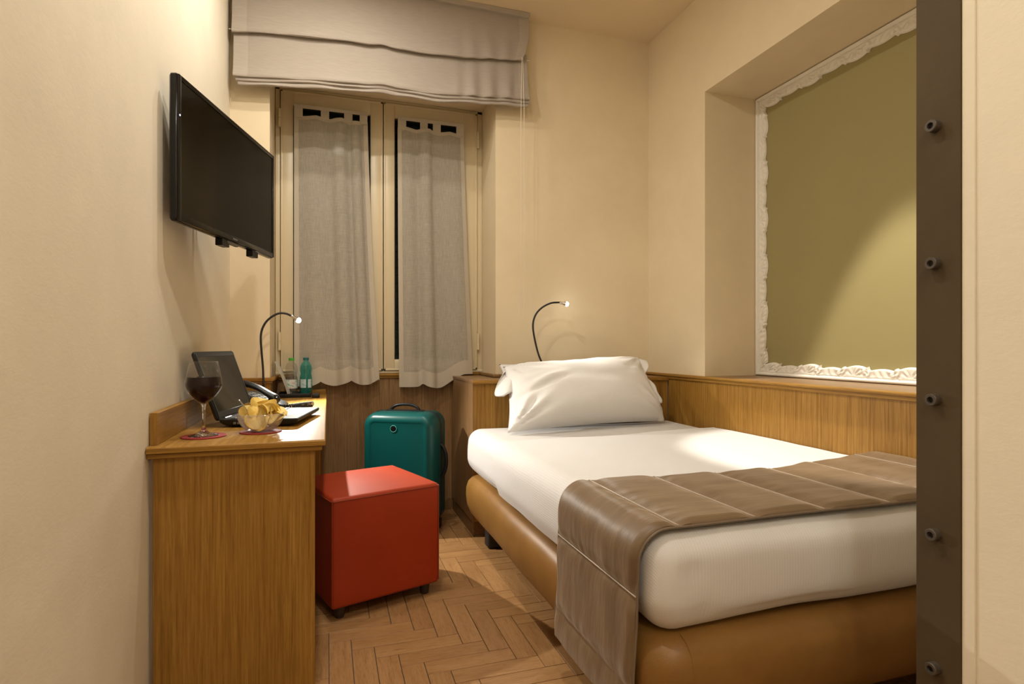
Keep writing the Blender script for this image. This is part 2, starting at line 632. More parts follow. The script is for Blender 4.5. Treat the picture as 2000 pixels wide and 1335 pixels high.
bm = shape()
box(bm, -0.7, 2.6, -1.7, 3.8, -0.12, -0.005)
floor = struct('floor', bm, M['grout'])
bm = shape()
box(bm, -0.7, 2.6, -1.7, 3.8, CEIL, CEIL + 0.1)
struct('ceiling', bm, M['ceil'])
bm = shape()
box(bm, -0.62, XL, -1.62, 3.72, -0.1, CEIL + 0.02)
struct('wall_left', bm, M['pale'])
bm = shape()
box(bm, XL - 0.01, NX0, YB, 3.72, -0.1, CEIL + 0.02)
box(bm, NX1, 2.5, YB, 3.72, -0.1, CEIL + 0.02)
box(bm, NX0, NX1, YB, 3.72, 2.535, CEIL + 0.02)
box(bm, NX0, NX1, YN + 0.012, 3.72, -0.1, 0.842)
struct('wall_back', bm, M['wall'])
bm = shape()
box(bm, XR, 2.5, 0.5, 3.262, -0.1, 0.84)
box(bm, XR, 2.5, 0.5, 3.262, NZ1, CEIL + 0.02)
box(bm, XR, 2.5, NY1, 3.262, 0.84, NZ1)
box(bm, XR, 2.5, 0.5, NY0, 0.84, NZ1)
box(bm, NICHE_X + 0.004, 2.5, NY0, NY1, 0.84, NZ1)
struct('wall_right', bm, M['wall'])
bm = shape()
box(bm, XP, 2.1, -1.62, YP, -0.1, CEIL + 0.02)
struct('wall_entrance', bm, M['pale'])
bm = shape()
box(bm, -0.6, 1.2, -1.72, -1.6, -0.1, CEIL + 0.02)
struct('wall_front', bm, M['pale'])
bm = shape()
box(bm, XP - 0.0030, XP + 0.001, 0.7035, 0.7255, 0, CEIL, 0.001, 1)
t = struct('trim_1', bm, M['pale'])            # plaster fillet beside the steel

# herringbone floor
W_, L_ = 0.0737, 0.2948
GAP = 0.0024
def plank_mesh():
    bm = shape()
    box(bm, GAP / 2, L_ - GAP / 2, GAP / 2, W_ - GAP / 2, -0.006, 0.0, 0.0007, 1)
    lay = bm.loops.layers.uv.verify()
    for f in bm.faces:
        for lp in f.loops:
            lp[lay].uv = (lp.vert.co.x, lp.vert.co.y)
    bmesh.ops.recalc_face_normals(bm, faces=bm.faces)
    me = bpy.data.meshes.new('floor_plank')
    bm.to_mesh(me)
    bm.free()
    me.materials.append(M['tile'])
    return me
pm = plank_mesh()
X0, Y0 = 0.004, 2.0895
far_bm = shape()
far_uv = far_bm.loops.layers.uv.verify()
count = 0
for k in range(-70, 70):
    for j in range(-12, 12):
        bx, by = X0 + k * W_ + j * L_, Y0 - k * W_ + j * L_
        # lying plank: [bx,bx+L] x [by,by+W];  standing plank: [bx,bx+W] x [by-L,by]
        for kind in (0, 1):
            if kind == 0:
                x0, x1, y0, y1 = bx, bx + L_, by, by + W_
            else:
                x0, x1, y0, y1 = bx, bx + W_, by - L_, by
            cx, cy = (x0 + x1) / 2, (y0 + y1) / 2
            if not (XL - 0.14 < cx < XR + 0.1 and -1.7 < cy < YN + 0.14):
                continue
            if cx > XP + 0.14 and cy < YP - 0.14:
                continue
            if cy > YB + 0.14 and not (NX0 - 0.1 < cx < NX1 + 0.1):
                continue
            near = -0.15 < cx < 1.02 and 1.35 < cy < YN - 0.02
            if near:
                o = bpy.data.objects.new('floor_plank', pm)
                COL.objects.link(o)
                o.parent = floor
                if kind == 0:
                    o.location = (bx, by, 0)
                else:
                    o.location = (bx + W_, by - L_, 0)
                    o.rotation_euler = (0, 0, math.pi / 2)
                o.location.z += random.uniform(-0.0004, 0.0004)
                count += 1
            else:
                nb = len(far_bm.faces)
                box(far_bm, x0 + GAP / 2, x1 - GAP / 2, y0 + GAP / 2, y1 - GAP / 2, -0.006, 0)
                far_bm.faces.ensure_lookup_table()
                for f in far_bm.faces[nb:]:
                    for lp in f.loops:
                        c = lp.vert.co
                        lp[far_uv].uv = (c.x, c.y) if kind == 0 else (c.y, c.x)
o = mk('outlying_floor_planks', far_bm, M['tile'], floor, 0)
o['kind'] = 'stuff'

# ------------------------------------------------------------------ wood panelling and ledges (setting)
# right wall panelling with ledge board running into the niche
bm = shape()
box(bm, XR - 0.010, XR + 0.01, YP - 0.3, 3.012, 0.0, 0.838)
r_panel = struct('trim_2', bm, M['oak_z'])
bm = shape()
box(bm, XR - 0.030, XR + 0.002, YP - 0.3, YB, 0.852, LEDGE, 0.004, 2)
mk('ledge_lip', bm, M['oak_y'], r_panel)
bm = shape()
box(bm, XR - 0.021, XR + 0.002, YP - 0.3, YB, 0.836, 0.853, 0.003, 2)
mk('ledge_moulding', bm, M['oak_y'], r_panel)
bm = shape()
box(bm, XR - 0.004, NICHE_X + 0.004, NY0 - 0.001, NY1 + 0.001, 0.841, LEDGE - 0.0005)
mk('niche_ledge_board', bm, M['dull_y'], r_panel)
# panelling under the window
bm = shape()
box(bm, NX0, NX1, YN - 0.003, YN + 0.013, 0.0, 0.842)
b_panel = struct('trim_3', bm, M['dull_z'])
bm = shape()
box(bm, NX0, NX1, YN - 0.022, YN + 0.10, 0.848, LEDGE, 0.004, 2)
mk('sill_lip', bm, M['oak_x'], b_panel)
bm = shape()
box(bm, NX0, NX1, YN - 0.014, YN + 0.01, 0.836, 0.849, 0.003, 2)
mk('sill_moulding', bm, M['oak_x'], b_panel)
# panelling on the back wall beside the recess, with return
bm = shape()
box(bm, XL, NX0 + 0.006, YB - 0.006, YB + 0.002, 0.0, 0.845)
l_panel = struct('trim_4', bm, M['oak_z'])
bm = shape()
box(bm, XL, NX0 + 0.022, YB - 0.022, YB + 0.002, 0.848, LEDGE, 0.004, 2)
box(bm, NX0 - 0.001, NX0 + 0.022, YB - 0.010, YN - 0.02, 0.848, LEDGE, 0.004, 2)
mk('panel_lip', bm, M['oak_x'], l_panel)
bm = shape()
box(bm, XL, NX0 + 0.014, YB - 0.014, YB + 0.002, 0.836, 0.849, 0.003, 2)
box(bm, NX0 - 0.001, NX0 + 0.006, YB, YN - 0.003, 0.0, 0.849)
mk('panel_return', bm, M['dull_z'], l_panel)
bm = shape()
box(bm, NX1 - 0.020, NX1 + 0.001, YB - 0.01, YN - 0.02, 0.848, LEDGE, 0.004, 2)
box(bm, NX1 - 0.020, XR - 0.03, YB - 0.020, YB + 0.001, 0.848, LEDGE, 0.004, 2)
struct('trim_5', bm, M['dull_y'])
bm = shape()
box(bm, NX0, 0.747, YN - 0.012, YN - 0.002, 0.0, 0.075, 0.002, 1)
struct('baseboard_back', bm, M['plinth'])

# ------------------------------------------------------------------ window
WY = 3.565
bm = shape()
box(bm, -0.288, -0.262, WY, WY + 0.06, LEDGE, 2.535, 0.003)
box(bm, 0.912, NX1 - 0.001, WY, WY + 0.06, LEDGE, 2.535, 0.003)
box(bm, -0.288, NX1 - 0.001, WY, WY + 0.06, 2.514, 2.534, 0.003)
box(bm, -0.288, NX1 - 0.001, WY - 0.004, WY + 0.06, LEDGE, 0.881, 0.003)
win = struct('window_1', bm, M['window_paint'], 30)
def sash(x0, x1, gx0, gx1, hx):
    gz0, gz1, z0, z1 = 0.95, 2.427, 0.883, 2.512
    bm = shape()
    y0, y1 = WY - 0.010, WY + 0.045
    def bar(*a):
        box(bm, *a, 0.004, 2)
    bar(x0, gx0, y0, y1, z0, z1)
    bar(gx1, x1, y0, y1, z0, z1)
    bar(gx0 - 0.001, gx1 + 0.001, y0, y1, gz1, z1)
    bar(gx0 - 0.001, gx1 + 0.001, y0, y1, z0, gz0)
    # raised outer lip
    for (a, b_, c, d) in ((x0, x0 + 0.012, z0, z1), (x1 - 0.012, x1, z0, z1), (x0, x1, z1 - 0.012, z1), (x0, x1, z0, z0 + 0.012)):
        box(bm, a, b_, y0 - 0.0025, y0 + 0.01, c, d, 0.0015, 2)
    s = mk('sash', bm, M['window_paint'], win)
    bm = shape()
    box(bm, gx0 - 0.005, gx1 + 0.005, WY + 0.018, WY + 0.024, gz0 - 0.005, gz1 + 0.005)
    mk('pane', bm, M['glass'], s, 0)
    bm = shape()
    for (a, b_, c, d) in ((gx0, gx0 + 0.006, gz0, gz1), (gx1 - 0.006, gx1, gz0, gz1), (gx0, gx1, gz1 - 0.008, gz1), (gx0, gx1, gz0, gz0 + 0.006)):
        box(bm, a, b_, WY + 0.010, WY + 0.020, c, d)
    mk('glazing_gasket', bm, M['dark_gap'], s, 0)
    for hz in (2.345, 1.06):
        bm = shape()
        tube(bm, [(hx, WY - 0.018, hz - 0.052), (hx, WY - 0.018, hz - 0.001)], 0.0085, 12)
        tube(bm, [(hx, WY - 0.018, hz + 0.001), (hx, WY - 0.018, hz + 0.052)], 0.0085, 12)
        box(bm, hx - 0.004, hx + 0.004, WY - 0.018, WY, hz - 0.05, hz + 0.05)
        mk('hinge', bm, M['window_paint'], s)
sash(-0.258, 0.3195, -0.19, 0.246, -0.264)
sash(0.3245, 0.909, 0.39, 0.821, 0.914)
# dark lowered shutter outside the panes, slat by slat
bm = shape()
for i in range(34):
    z = 0.88 + i * 0.05
    box(bm, -0.285, NX1 - 0.005, WY + 0.112, WY + 0.122, z + 0.001, z + 0.049, 0.004, 1)
sh = struct('window_2', bm, mat('dark_shutter_paint', (0.035, 0.040, 0.034), 0.6), 30)

# ------------------------------------------------------------------ steel jamb plate with bolts on the partition end
pl = thing('steel_jamb_plate', 'tall dark raw steel plate with socket bolts on the end of the partition wall', 'steel plate', (XP, 0.766, 0))
bm = shape()
box(bm, -0.006, 0.0005, -0.0405, 0.0405, 0, CEIL, 0.001, 1)
mk('plate', bm, M['steel'], pl)
for v in (248, 515, 780, 1042, 1302):
    z = 1.03 + (676 - v) / 1119.0 * 1.062
    bm = shape()
    prof = [(0.0112, -0.006), (0.0112, -0.0195), (0.0102, -0.0208), (0.0060, -0.0208), (0.0056, -0.014)]
    rings = [[(x, r * math.cos(2 * math.pi * i / 20) + 0.003, z + r * math.sin(2 * math.pi * i / 20)) for i in range(20)] for r, x in prof]
    loft(bm, rings)
    b_ = mk('bolt', bm, M['bolt'], pl)
    bm = shape()
    loft(bm, [[(x, r * math.cos(2 * math.pi * i / 6) + 0.003, z + r * math.sin(2 * math.pi * i / 6)) for i in range(6)] for r, x in ((0.0056, -0.0143), (0.0056, -0.0147))])
    mk('socket', bm, M['black_matte'], b_, 0)

# ------------------------------------------------------------------ green panel in carved white frame
FY0, FY1, FZ0, FZ1 = NY0 + 0.003, NY1 - 0.003, LEDGE + 0.002, 2.428
fp = thing('framed_wall_panel', 'olive green painted panel in a carved white frame inside the wall niche', 'framed panel', (NICHE_X, (FY0 + FY1) / 2, FZ0))
bm = shape()
box(bm, -0.004, 0.003, FY0 - fp.location.y + 0.01, FY1 - fp.location.y - 0.01, 0.01, FZ1 - FZ0 - 0.01)
mk('panel', bm, M['green'], fp, 0)
PER = 0.285
def frame_w(s, ph):
    p = ((s + ph) / PER) % 1.0
    if p < 0.5:
        wv = 0.050 + 0.012 * math.sin(math.pi * p / 0.5) ** 0.8
    else:
        q = (p - 0.5) / 0.5
        wv = 0.052 + 0.022 * math.sin(math.pi * min(1, max(0, q * 1.0))) ** 0.6
    for c in (0.50, 0.985):
        d = min(abs(p - c), 1 - abs(p - c)) * PER
        wv += 0.013 * math.exp(-(d / 0.008) ** 2)
    return wv
def frame_h(s, t, wv, ph):
    h = 0.006
    if t < 0.016:
        h = 0.016 + 0.012 * math.sqrt(max(0, 1 - ((t - 0.008) / 0.009) ** 2))
    elif t < 0.020:
        h = 0.013
    elif t < 0.027:
        h = 0.016
    else:
        e = min(1, (wv - t) / 0.006)
        h = 0.014 * max(0, e) ** 0.5
        p = ((s + ph) / PER) % 1.0
        for c in (0.50, 0.985):
            dp = p - c
            dp -= round(dp)
            dx, dy = dp * PER, t - (wv - 0.012)
            r = math.hypot(dx, dy)
            a = math.atan2(dy, dx)
            h += 0.008 * math.exp(-(r / 0.010) ** 2) * (0.6 + 0.4 * math.cos(2 * a + r * 500))
            h += 0.006 * math.exp(-((r - 0.022 - 0.002 * a) / 0.005) ** 2)
        if p > 0.55:
            dx, dy = (p - 0.75) * PER, t - 0.022
            a = math.atan2(dy, dx)
            r = math.hypot(dx, dy)
            h += 0.0038 * math.exp(-((r - 0.030) / 0.018) ** 2) * math.cos(a * 11)
        else:
            h += 0.0028 * math.sin(s * 2 * math.pi / 0.036 + t * 130) * math.sin(math.pi * p / 0.5)
        h = max(h, 0.002)
    return h
def frame_side(name, length, place, ph):
    bm = shape()
    nu, nv = int(length / 0.0045), 16
    def f(u, v):
        s0 = u * length
        wv = frame_w(s0, ph)
        tt = v * wv
        s = tt + (length - 2 * tt) * u
        return place(s, tt, frame_h(s0, tt, wv, ph) if v < 1 else 0.0)
    grid(bm, nu, nv, f)
    # outer return down to the wall
    grid(bm, nu, 1, lambda u, v: place(u * length, 0.0, 0.0 if v else frame_h(u * length, 0, 0.06, ph)))
    bmesh.ops.remove_doubles(bm, verts=bm.verts, dist=1e-5)
    mk(name, bm, M['white_frame'], fp, 60)
cyf = fp.location.y
HT, LN = FZ1 - FZ0, FY1 - FY0
frame_side('frame_rail', LN, lambda s, t, h: (-h - 0.006, FY1 - cyf - s, t), 0.165)
frame_side('frame_rail', LN, lambda s, t, h: (-h - 0.006, FY1 - cyf - s, HT - t), 0.165)
frame_side('frame_stile', HT, lambda s, t, h: (-h - 0.006, FY1 - cyf - t, s), 0.19)
frame_side('frame_stile', HT, lambda s, t, h: (-h - 0.006, FY0 - cyf + t, s), 0.19)

# ------------------------------------------------------------------ headboard box
hb = thing('headboard_box', 'long oak veneer box shelf behind the pillows at the head of the bed', 'headboard', (1.36, 3.015, 0))
hx = lambda x: x - 1.36
bm = shape()
box(bm, hx(0.752), hx(XR - 0.012), 0.004, 0.243, 0.078, 0.834)
mk('front_panel', bm, M['oak_z'], hb, 0)
bm = shape()
box(bm, hx(0.748), hx(0.7515), 0.004, 0.565, 0.078, 0.834)
mk('end_panel', bm, M['dull_z'], hb, 0)
bm = shape()
box(bm, hx(0.752), hx(0.925), 0.243, 0.560, 0.078, 0.834)
mk('recess_body', bm, M['dull_z'], hb, 0)
bm = shape()
vs = [(0.744, -0.006), (XR - 0.0115, -0.006), (XR - 0.0115, 0.238), (0.926, 0.238), (0.926, 0.545), (0.744, 0.545)]
loft(bm, [[(hx(x), y, z) for x, y in vs] for z in (0.834, 0.846)])
mk('top_board', bm, M['dull_y'], hb, 0)
bm = shape()
box(bm, hx(0.742), hx(XR - 0.0115), -0.012, -0.0055, 0.826, 0.847, 0.002, 2)
mk('front_lip', bm, M['oak_x'], hb)
bm = shape()
box(bm, hx(0.756), hx(XR - 0.012), 0.010, 0.2, 0.0, 0.078)
box(bm, hx(0.752), hx(0.76), 0.006, 0.555, 0.0, 0.078)
mk('plinth', bm, M['plinth'], hb, 0)

# ------------------------------------------------------------------ bed
bed = thing('bed', 'tan leather upholstered bed base with rounded sides and black feet', 'bed', (1.33, 2.05, 0))
BX, BY = 1.33, 2.05
bm = shape()
levels = [(0.128, 0.075), (0.140, 0.045), (0.165, 0.020), (0.205, 0.005), (0.25, 0.0), (0.295, 0.001), (0.325, 0.010), (0.345, 0.026), (0.356, 0.05), (0.358, 0.09)]
rings = []
x0, x1, y0, y1 = 0.688, 1.962, 1.105, 3.000
for z, ins in levels:
    out = []
    w2, h2 = (x1 - x0) - 2 * ins, (y1 - y0) - 2 * ins
    base = rrect(w2, h2, 0.09 - min(ins, 0.05), 7)
    # densify
    dense = []
    for i in range(len(base)):
        a, c = Vector(base[i]), Vector(base[(i + 1) % len(base)])
        m_ = max(1, int(round((c - a).length / max(w2, h2) * 40))) if (c - a).length > 0.1 else 1
        for k in range(m_):
            dense.append(a.lerp(c, k / m_))
    rings.append((z, ins, dense))
n_min = min(len(r[2]) for r in rings)
base0 = rings[4][2]
cx, cy = (x0 + x1) / 2, (y0 + y1) / 2
full = []
for z, ins in levels:
    rr = []
    W2, H2 = (x1 - x0), (y1 - y0)
    for p in base0:
        sx = (W2 - 2 * ins) / W2
        sy = (H2 - 2 * ins) / H2
        wob = 0.004 * nz(p.x, p.y, z, 3.0) + 0.0025 * nz(p.x + 5, p.y, z, 9.0)
        d = Vector((p.x, p.y)).normalized()
        px = cx + p.x * sx + d.x * wob
        px = min(px, 1.963)
        rr.append((px - BX, min(cy + p.y * sy + d.y * wob, 3.002) - BY, z + 0.003 * nz(p.x, p.y, 3, 4.0)))
    full.append(rr)
loft(bm, full)
mk('upholstered_frame', bm, M['tan'], bed, 180)
bm = shape()
pts = []
for z, ins in levels[1:9]:
    pts.append((0.788 - BX, 1.105 + ins - 0.0015 - BY + 0.003, z))
tube(bm, pts, 0.0022, 6)
mk('seam', bm, M['tan'], bed)
for lx, ly in ((0.825, 2.84), (0.825, 1.30), (1.82, 2.84), (1.82, 1.30)):
    bm = shape()
    box(bm, lx - 0.05 - BX, lx + 0.05 - BX, ly - 0.04 - BY, ly + 0.04 - BY, 0.0, 0.14, 0.012, 3)
    mk('foot', bm, M['black_matte'], bed)

MX0, MX1, MY0, MY1, MZ0, MZ1 = 0.712, 1.9625, 1.135, 3.001, 0.348, 0.592
mt = thing('mattress', 'thick mattress in white finely striped sheets on the tan bed base', 'mattress', (1.33, 2.05, MZ0))
def mat_fn(q):
    x, y, z = q
    k = 0.004
    dz = 0.006 * nz(x, y, 0, 2.0) + 0.002 * nz(x, y, 5, 7.0) if z > 0.45 else 0
    # the sides belly outwards, the lower edge tucks in
    t = (z - MZ0) / (MZ1 - MZ0)
    bul = 0.010 * math.sin(math.pi * min(1, max(0, t))) - 0.020 * max(0, 0.35 - t) / 0.35
    cx_, cy_ = (MX0 + MX1) / 2, (MY0 + MY1) / 2
    if x < MX0 + 0.07:
        x -= bul + 0.004 * nz(y, z, 1, 5.0)
    if y < MY0 + 0.07:
        y -= bul + 0.006 * nz(x, z, 2, 5.0)
    # gathered corner pleat at the foot
    d = math.hypot(x - 0.80, (z - 0.46) * 0.4)
    if y < MY0 + 0.03:
        y += 0.010 * math.exp(-((x - 0.812 + (z - 0.46) * 0.25) / 0.010) ** 2) * smooth01(0.36, 0.42, z) * (1 - smooth01(0.50, 0.56, z))
    z += dz
    if z < 0.40:
        z += 0.008 * nz(x * 1.0, y * 1.0, 9, 3.0) + 0.004
    z = max(z, 0.3595)
    return Vector((min(x, 1.9635) - 1.33, min(y, 3.002) - 2.05, z - MZ0))
def mat_uv(c):
    x, y, z = c.x + 1.33, c.y, c.z + MZ0
    k = smooth01(MX0 + 0.07, MX0 + 0.0, x)
    return (x + (z - MZ1) * k, y)
bm = shape()
rbox(bm, (MX0, MY0, MZ0), (MX1, MY1, MZ1), 0.062, (44, 60, 12), mat_fn, mat_uv)
mk('mattress_body', bm, M['linen'], mt, 180)
# top sheet: folded edge in front of the pillow
def across(u, off):
    """arc-length style profile across the bed: up the left side, over, along the top.  u 0..1"""
    r = 0.062
    side, arc, top = 0.145, r * math.pi / 2, MX1 - MX0 - r - 0.004
    s = u * (side + arc + top)
    if s < side:
        z = MZ1 - r - side + s
        t = (z - MZ0) / (MZ1 - MZ0)
        bul = 0.010 * math.sin(math.pi * t) - 0.020 * max(0, 0.35 - t) / 0.35
        return MX0 - bul - off, z, s
    if s < side + arc:
        a = (s - side) / r
        return MX0 + r - (r + off) * math.cos(a) - 0.006 * math.cos(a), MZ1 - r + (r + off) * math.sin(a), s
    return MX0 + r + (s - side - arc), MZ1 + off, s
def sheet_edge(u):
    x, z, s = across(u, 0)
    return 2.39 + 0.10 * smooth01(0.0, 0.16, u) + 0.09 * smooth01(0.5, 1.0, u)
def sheet(off):
    def f(u, v):
        x, z, s = across(u, off)
        y = 1.50 + (sheet_edge(u) - 1.50) * v
        if u < 0.16:
            x -= 0.004 * nz(y, z, 1, 5.0)
        z += (0.006 * nz(x, y, 0, 2.0) + 0.002 * nz(x, y, 5, 7.0)) * smooth01(0.45, 0.5, z)
        z += (0.001 * nz(x, y, 15, 8.0) if off > 0.004 else 0)
        return (x - 1.33, y - 2.05, z - MZ0)
    return f
bm = shape()
shell(bm, 70, 60, sheet(0.0085), sheet(0.0035), lambda u, v: (across(u, 0)[2], 1.2 * v))
mk('top_sheet', bm, M['linen'], mt, 60)

# runner
rn = thing('bed_runner', 'quilted taupe satin runner draped over the foot of the bed', 'bed runner', (1.33, 1.38, 0.60))
R_HANG = 0.42
def r_prof(s):
    """s = distance from the hem on the left side; returns x, z, nx, nz"""
    r = 0.075
    z_top, x_out = 0.603, 0.684
    zc = z_top - r
    side = R_HANG - r * (math.pi / 2 - 1) - 0.0
    if s < side:
        z = zc - side + s
        lean = -0.010 * smooth01(0.40, 0.22, z)
        return x_out + lean, z, -1.0, 0.0
    if s < side + r * math.pi / 2:
        a = (s - side) / r
        return x_out + r - r * math.cos(a), zc + r * math.sin(a), -math.cos(a), math.sin(a)
    return x_out + r + (s - side - r * math.pi / 2), z_top, 0.0, 1.0
R_TOT = (R_HANG - 0.075 * (math.pi / 2 - 1)) + 0.075 * math.pi / 2 + (1.958 - 0.684 - 0.075)
CH = 0.2205
CH0 = 0.2995
def runner_y(s, v):
    x, z, _, _ = r_prof(s)
    back = 1.640 if z < 0.5 else 1.640 - 0.035 * smooth01(0.80, 1.2, x) + 0.05 * smooth01(1.45, 1.75, x)
    back += 0.010 * math.sin(s * 2 * math.pi / CH + 0.5) * 0.6
    front = 1.172 - 0.010 * smooth01(0.2, 0.6, s) + 0.003 * math.sin(s * 9)
    return front + (back - front) * v
def runner(off, puff):
    def f(u, v):
        s = u * R_TOT
        x, z, nx, nzv = r_prof(s)
        y = runner_y(s, v)
        ph = ((s - CH0) / CH) % 1.0
        d = min(ph, 1 - ph) * CH
        pf = (1 - (1 - min(1, d / 0.075)) ** 3) * 0.013
        edge = min(v, 1 - v) * 0.47
        pf *= min(1.0, 0.35 + edge / 0.03) if edge < 0.03 else 1.0
        wr = 0.0030 * nz(x * 1.6, y * 5.0, z * 1.6, 2.0) + 0.0012 * nz(x * 4, y * 9, z * 4, 2.0)
        # crinkles running off the stitch lines
        wr += 0.0022 * math.sin(y * 95 + 5 * nz(x, y, z, 7.0)) * math.exp(-d / 0.022) * min(1, d / 0.006)
        lift = 0.018 * smooth01(1.78, 1.93, x) if z > 0.55 else 0
        o = off + (max(pf + wr * min(1, d / 0.02), 0.0015) if puff else 0.0)
        return (x + nx * o - 1.33, y - 1.38, z + nzv * o + lift - 0.60)
    return f
bm = shape()
shell(bm, 380, 70, runner(0.004, True), runner(0.0, False))
mk('quilted_cloth', bm, M['satin'], rn, 70)
for vv in (0.0, 1.0):
    bm = shape()
    f = runner(0.003, False)
    tube(bm, [f(i / 150, vv) for i in range(151)], 0.0036, 6)
    mk('binding', bm, M['satin_edge'], rn, 180)
k = 0
while CH0 + k * CH < R_TOT - 0.02:
    bm = shape()
    f = runner(0.0065, False)
    tube(bm, [f((CH0 + k * CH) / R_TOT, j / 40) for j in range(41)], 0.0022, 5)
    mk('stitch_line', bm, M['stitch'], rn, 180)
    k += 1

# pillows
def pillow(name, label, BL, BR, TL, TR, tf, tb, seed, flange=True, amp=1.0):
    BL, BR, TL, TR = map(Vector, (BL, BR, TL, TR))
    c = (BL + BR) / 2
    root = thing(name, label, 'pillow', c, 0.0)
    n = ((BR - BL).cross(TL - BL)).normalized()     # towards the room
    if n.y > 0:
        n = -n
    def surf(side):
        def f(u, v):
            a, b_ = u * 2 - 1, v * 2 - 1
            # outline drawn in between the corners
            ca = 1 - 0.045 * (1 - b_ * b_)
            cb = 1 - 0.065 * (1 - a * a)
            uu, vv = (a * ca + 1) / 2, (b_ * cb + 1) / 2
            p = BL * (1 - uu) * (1 - vv) + BR * uu * (1 - vv) + TL * (1 - uu) * vv + TR * uu * vv
            e = max(0, 1 - abs(a) ** 3.0) ** 0.55 * max(0, 1 - abs(b_) ** 2.8) ** 0.5
            t = tf if side > 0 else tb
            # radiating creases near the corners and sides
            wr = 0
            if side > 0:
                rim = smooth01(0.25, 0.95, max(abs(a), abs(b_)))
                for sa, sb, am in ((-1, -1, 1.6), (-1, 1, 1.0), (1, -1, 1.0), (1, 1, 0.7)):
                    da, db = a - sa, (b_ - sb) * 0.6
                    r = math.hypot(da, db)
                    th = math.atan2(db, da)
                    wr += am * 0.015 * math.sin(th * 13 + seed + sa * 2 + 1.5 * nz(a, b_, seed, 2)) * math.exp(-(r / 0.38) ** 2) * min(1, r / 0.12)
                wr += 0.010 * nz(a * 1.4 + seed, b_ * 1.2, 2, 1.6) + 0.004 * nz(a * 3, b_ * 3 + seed, 7, 2.0) * rim
                wr += -0.016 * amp * math.exp(-((b_ + 0.18 - 0.55 * (a + 0.75)) / 0.07) ** 2) * math.exp(-((a + 0.62) / 0.20) ** 2)
                wr += 0.012 * amp * math.exp(-((b_ + 0.02 - 0.55 * (a + 0.75)) / 0.09) ** 2) * math.exp(-((a + 0.60) / 0.22) ** 2)
            sag = 1 - 0.22 * b_
            q = p + n * side * (t * e * sag + wr * amp * min(1, e * 2.2))
            q.z = max(q.z, 0.6075 + 0.004 * (1 if side > 0 else 0.0))
            if q.z < 0.853:
                q.y = min(q.y, 2.994)
            elif q.y > 2.99:
                q.z = max(q.z, 0.853)
            return q - c
        return f
    bm = shape()
    shell(bm, 64, 44, surf(1), surf(-1))
    bmesh.ops.remove_doubles(bm, verts=bm.verts, dist=0.0004)
    body = mk('pillow_body', bm, M['cotton'], root, 180)
    return root, body, surf, c
rear, _, _, _ = pillow('pillow', 'rear white pillow mostly hidden behind the plump front pillow',
                       (0.93, 2.90, 0.66), (1.80, 2.95, 0.66), (0.925, 3.115, 0.928), (1.72, 3.13, 0.958), 0.028, 0.028, 3.0, amp=0.4)
front, fbody, fs, fc = pillow('pillow', 'plump crumpled white pillow leaning on the headboard box', (0.835, 2.665, 0.609), (1.815, 2.815, 0.609), (0.915, 3.000, 0.918), (1.765, 3.02, 0.966), 0.150, 0.03, 1.0)
# open end of the pillowcase flopping out at the upper end
bm = shape()
def flap(off):
    def f(u, v):
        base = Vector(fs(-1)(0.0 + 0.05 * 0, 0.58 + 0.42 * v))
        out = Vector((-0.105, -0.045, -0.012))
        droop = -0.050 * (u ** 2) * (0.4 + 0.6 * math.sin(math.pi * v))
        w_ = math.sin(math.pi * min(1, 0.12 + 0.9 * v)) ** 0.5
        q = base + Vector((0.03, 0, 0)) + out * u * w_ + Vector((0, 0, droop)) + Vector((0, -off, off)) + Vector((0, -0.02 * math.sin(u * 3 + v * 4), 0.010 * math.sin(5 * v + u * 2)))
        return q
    return f
shell(bm, 14, 16, flap(0.006), flap(0.0))
mk('pillowcase_flap', bm, M['cotton'], front, 180)
bm = shape()
def flap2(off):
    def f(u, v):
        base = Vector(fs(-1)(1.0, 0.30 + 0.68 * v))
        w_ = 0.030 + 0.016 * math.sin(7 * v) + 0.012 * math.sin(15 * v + 1)
        q = base + Vector((-0.02, 0, 0)) + Vector((w_ + 0.02, -0.02, -0.012)) * u + Vector((0, -off, 0)) + Vector((0, 0.010 * math.sin(11 * v + 2 * u), 0))
        return q
    return f
shell(bm, 8, 24, flap2(0.005), flap2(0.0))
mk('pillowcase_hem', bm, M['cotton'], front, 180)

# ------------------------------------------------------------------ desk
dk = thing('desk', 'narrow oak veneer writing desk along the wall under the television', 'desk', (-0.24, 2.55, 0))
dx, dy = (lambda x: x + 0.24), (lambda y: y - 2.55)
DZ = 0.75
def lshape(ins, z0, z1, bm):
    x0, x1, xm = -0.4775, -0.006 - ins, NX0 + 0.024
    y0, y1, y2 = 1.812 + ins, YB - 0.024, YN - 0.022
    vs = [(x0, y0), (x1, y0), (x1, y2), (xm, y2), (xm, y1), (x0, y1)]
    loft(bm, [[(dx(x), dy(y), z) for x, y in vs] for z in (z0, z1)])
    es = [e for e in bm.edges if abs(e.verts[0].co.z - e.verts[1].co.z) < 1e-6 and all(abs(v.co.y - dy(y0)) < 1e-5 for v in e.verts) or
          (abs(e.verts[0].co.z - e.verts[1].co.z) < 1e-6 and all(abs(v.co.x - dx(x1)) < 1e-5 for v in e.verts))]
    bmesh.ops.bevel(bm, geom=es, offset=0.004, segments=3, profile=0.5, affect='EDGES')
bm = shape()
lshape(0.0, 0.732, DZ, bm)
mk('desktop', bm, M['oak_y'], dk, 40)
bm = shape()
lshape(0.010, 0.716, 0.732, bm)
mk('edge_moulding', bm, M['oak_x'], dk, 40)
bm = shape()
box(bm, dx(-0.4775), dx(-0.0065), dy(1.8095), dy(1.8135), 0.7325, 0.7475, 0.0012, 1)
mk('front_edge_band', bm, M['oak_x'], dk)
bm = shape()
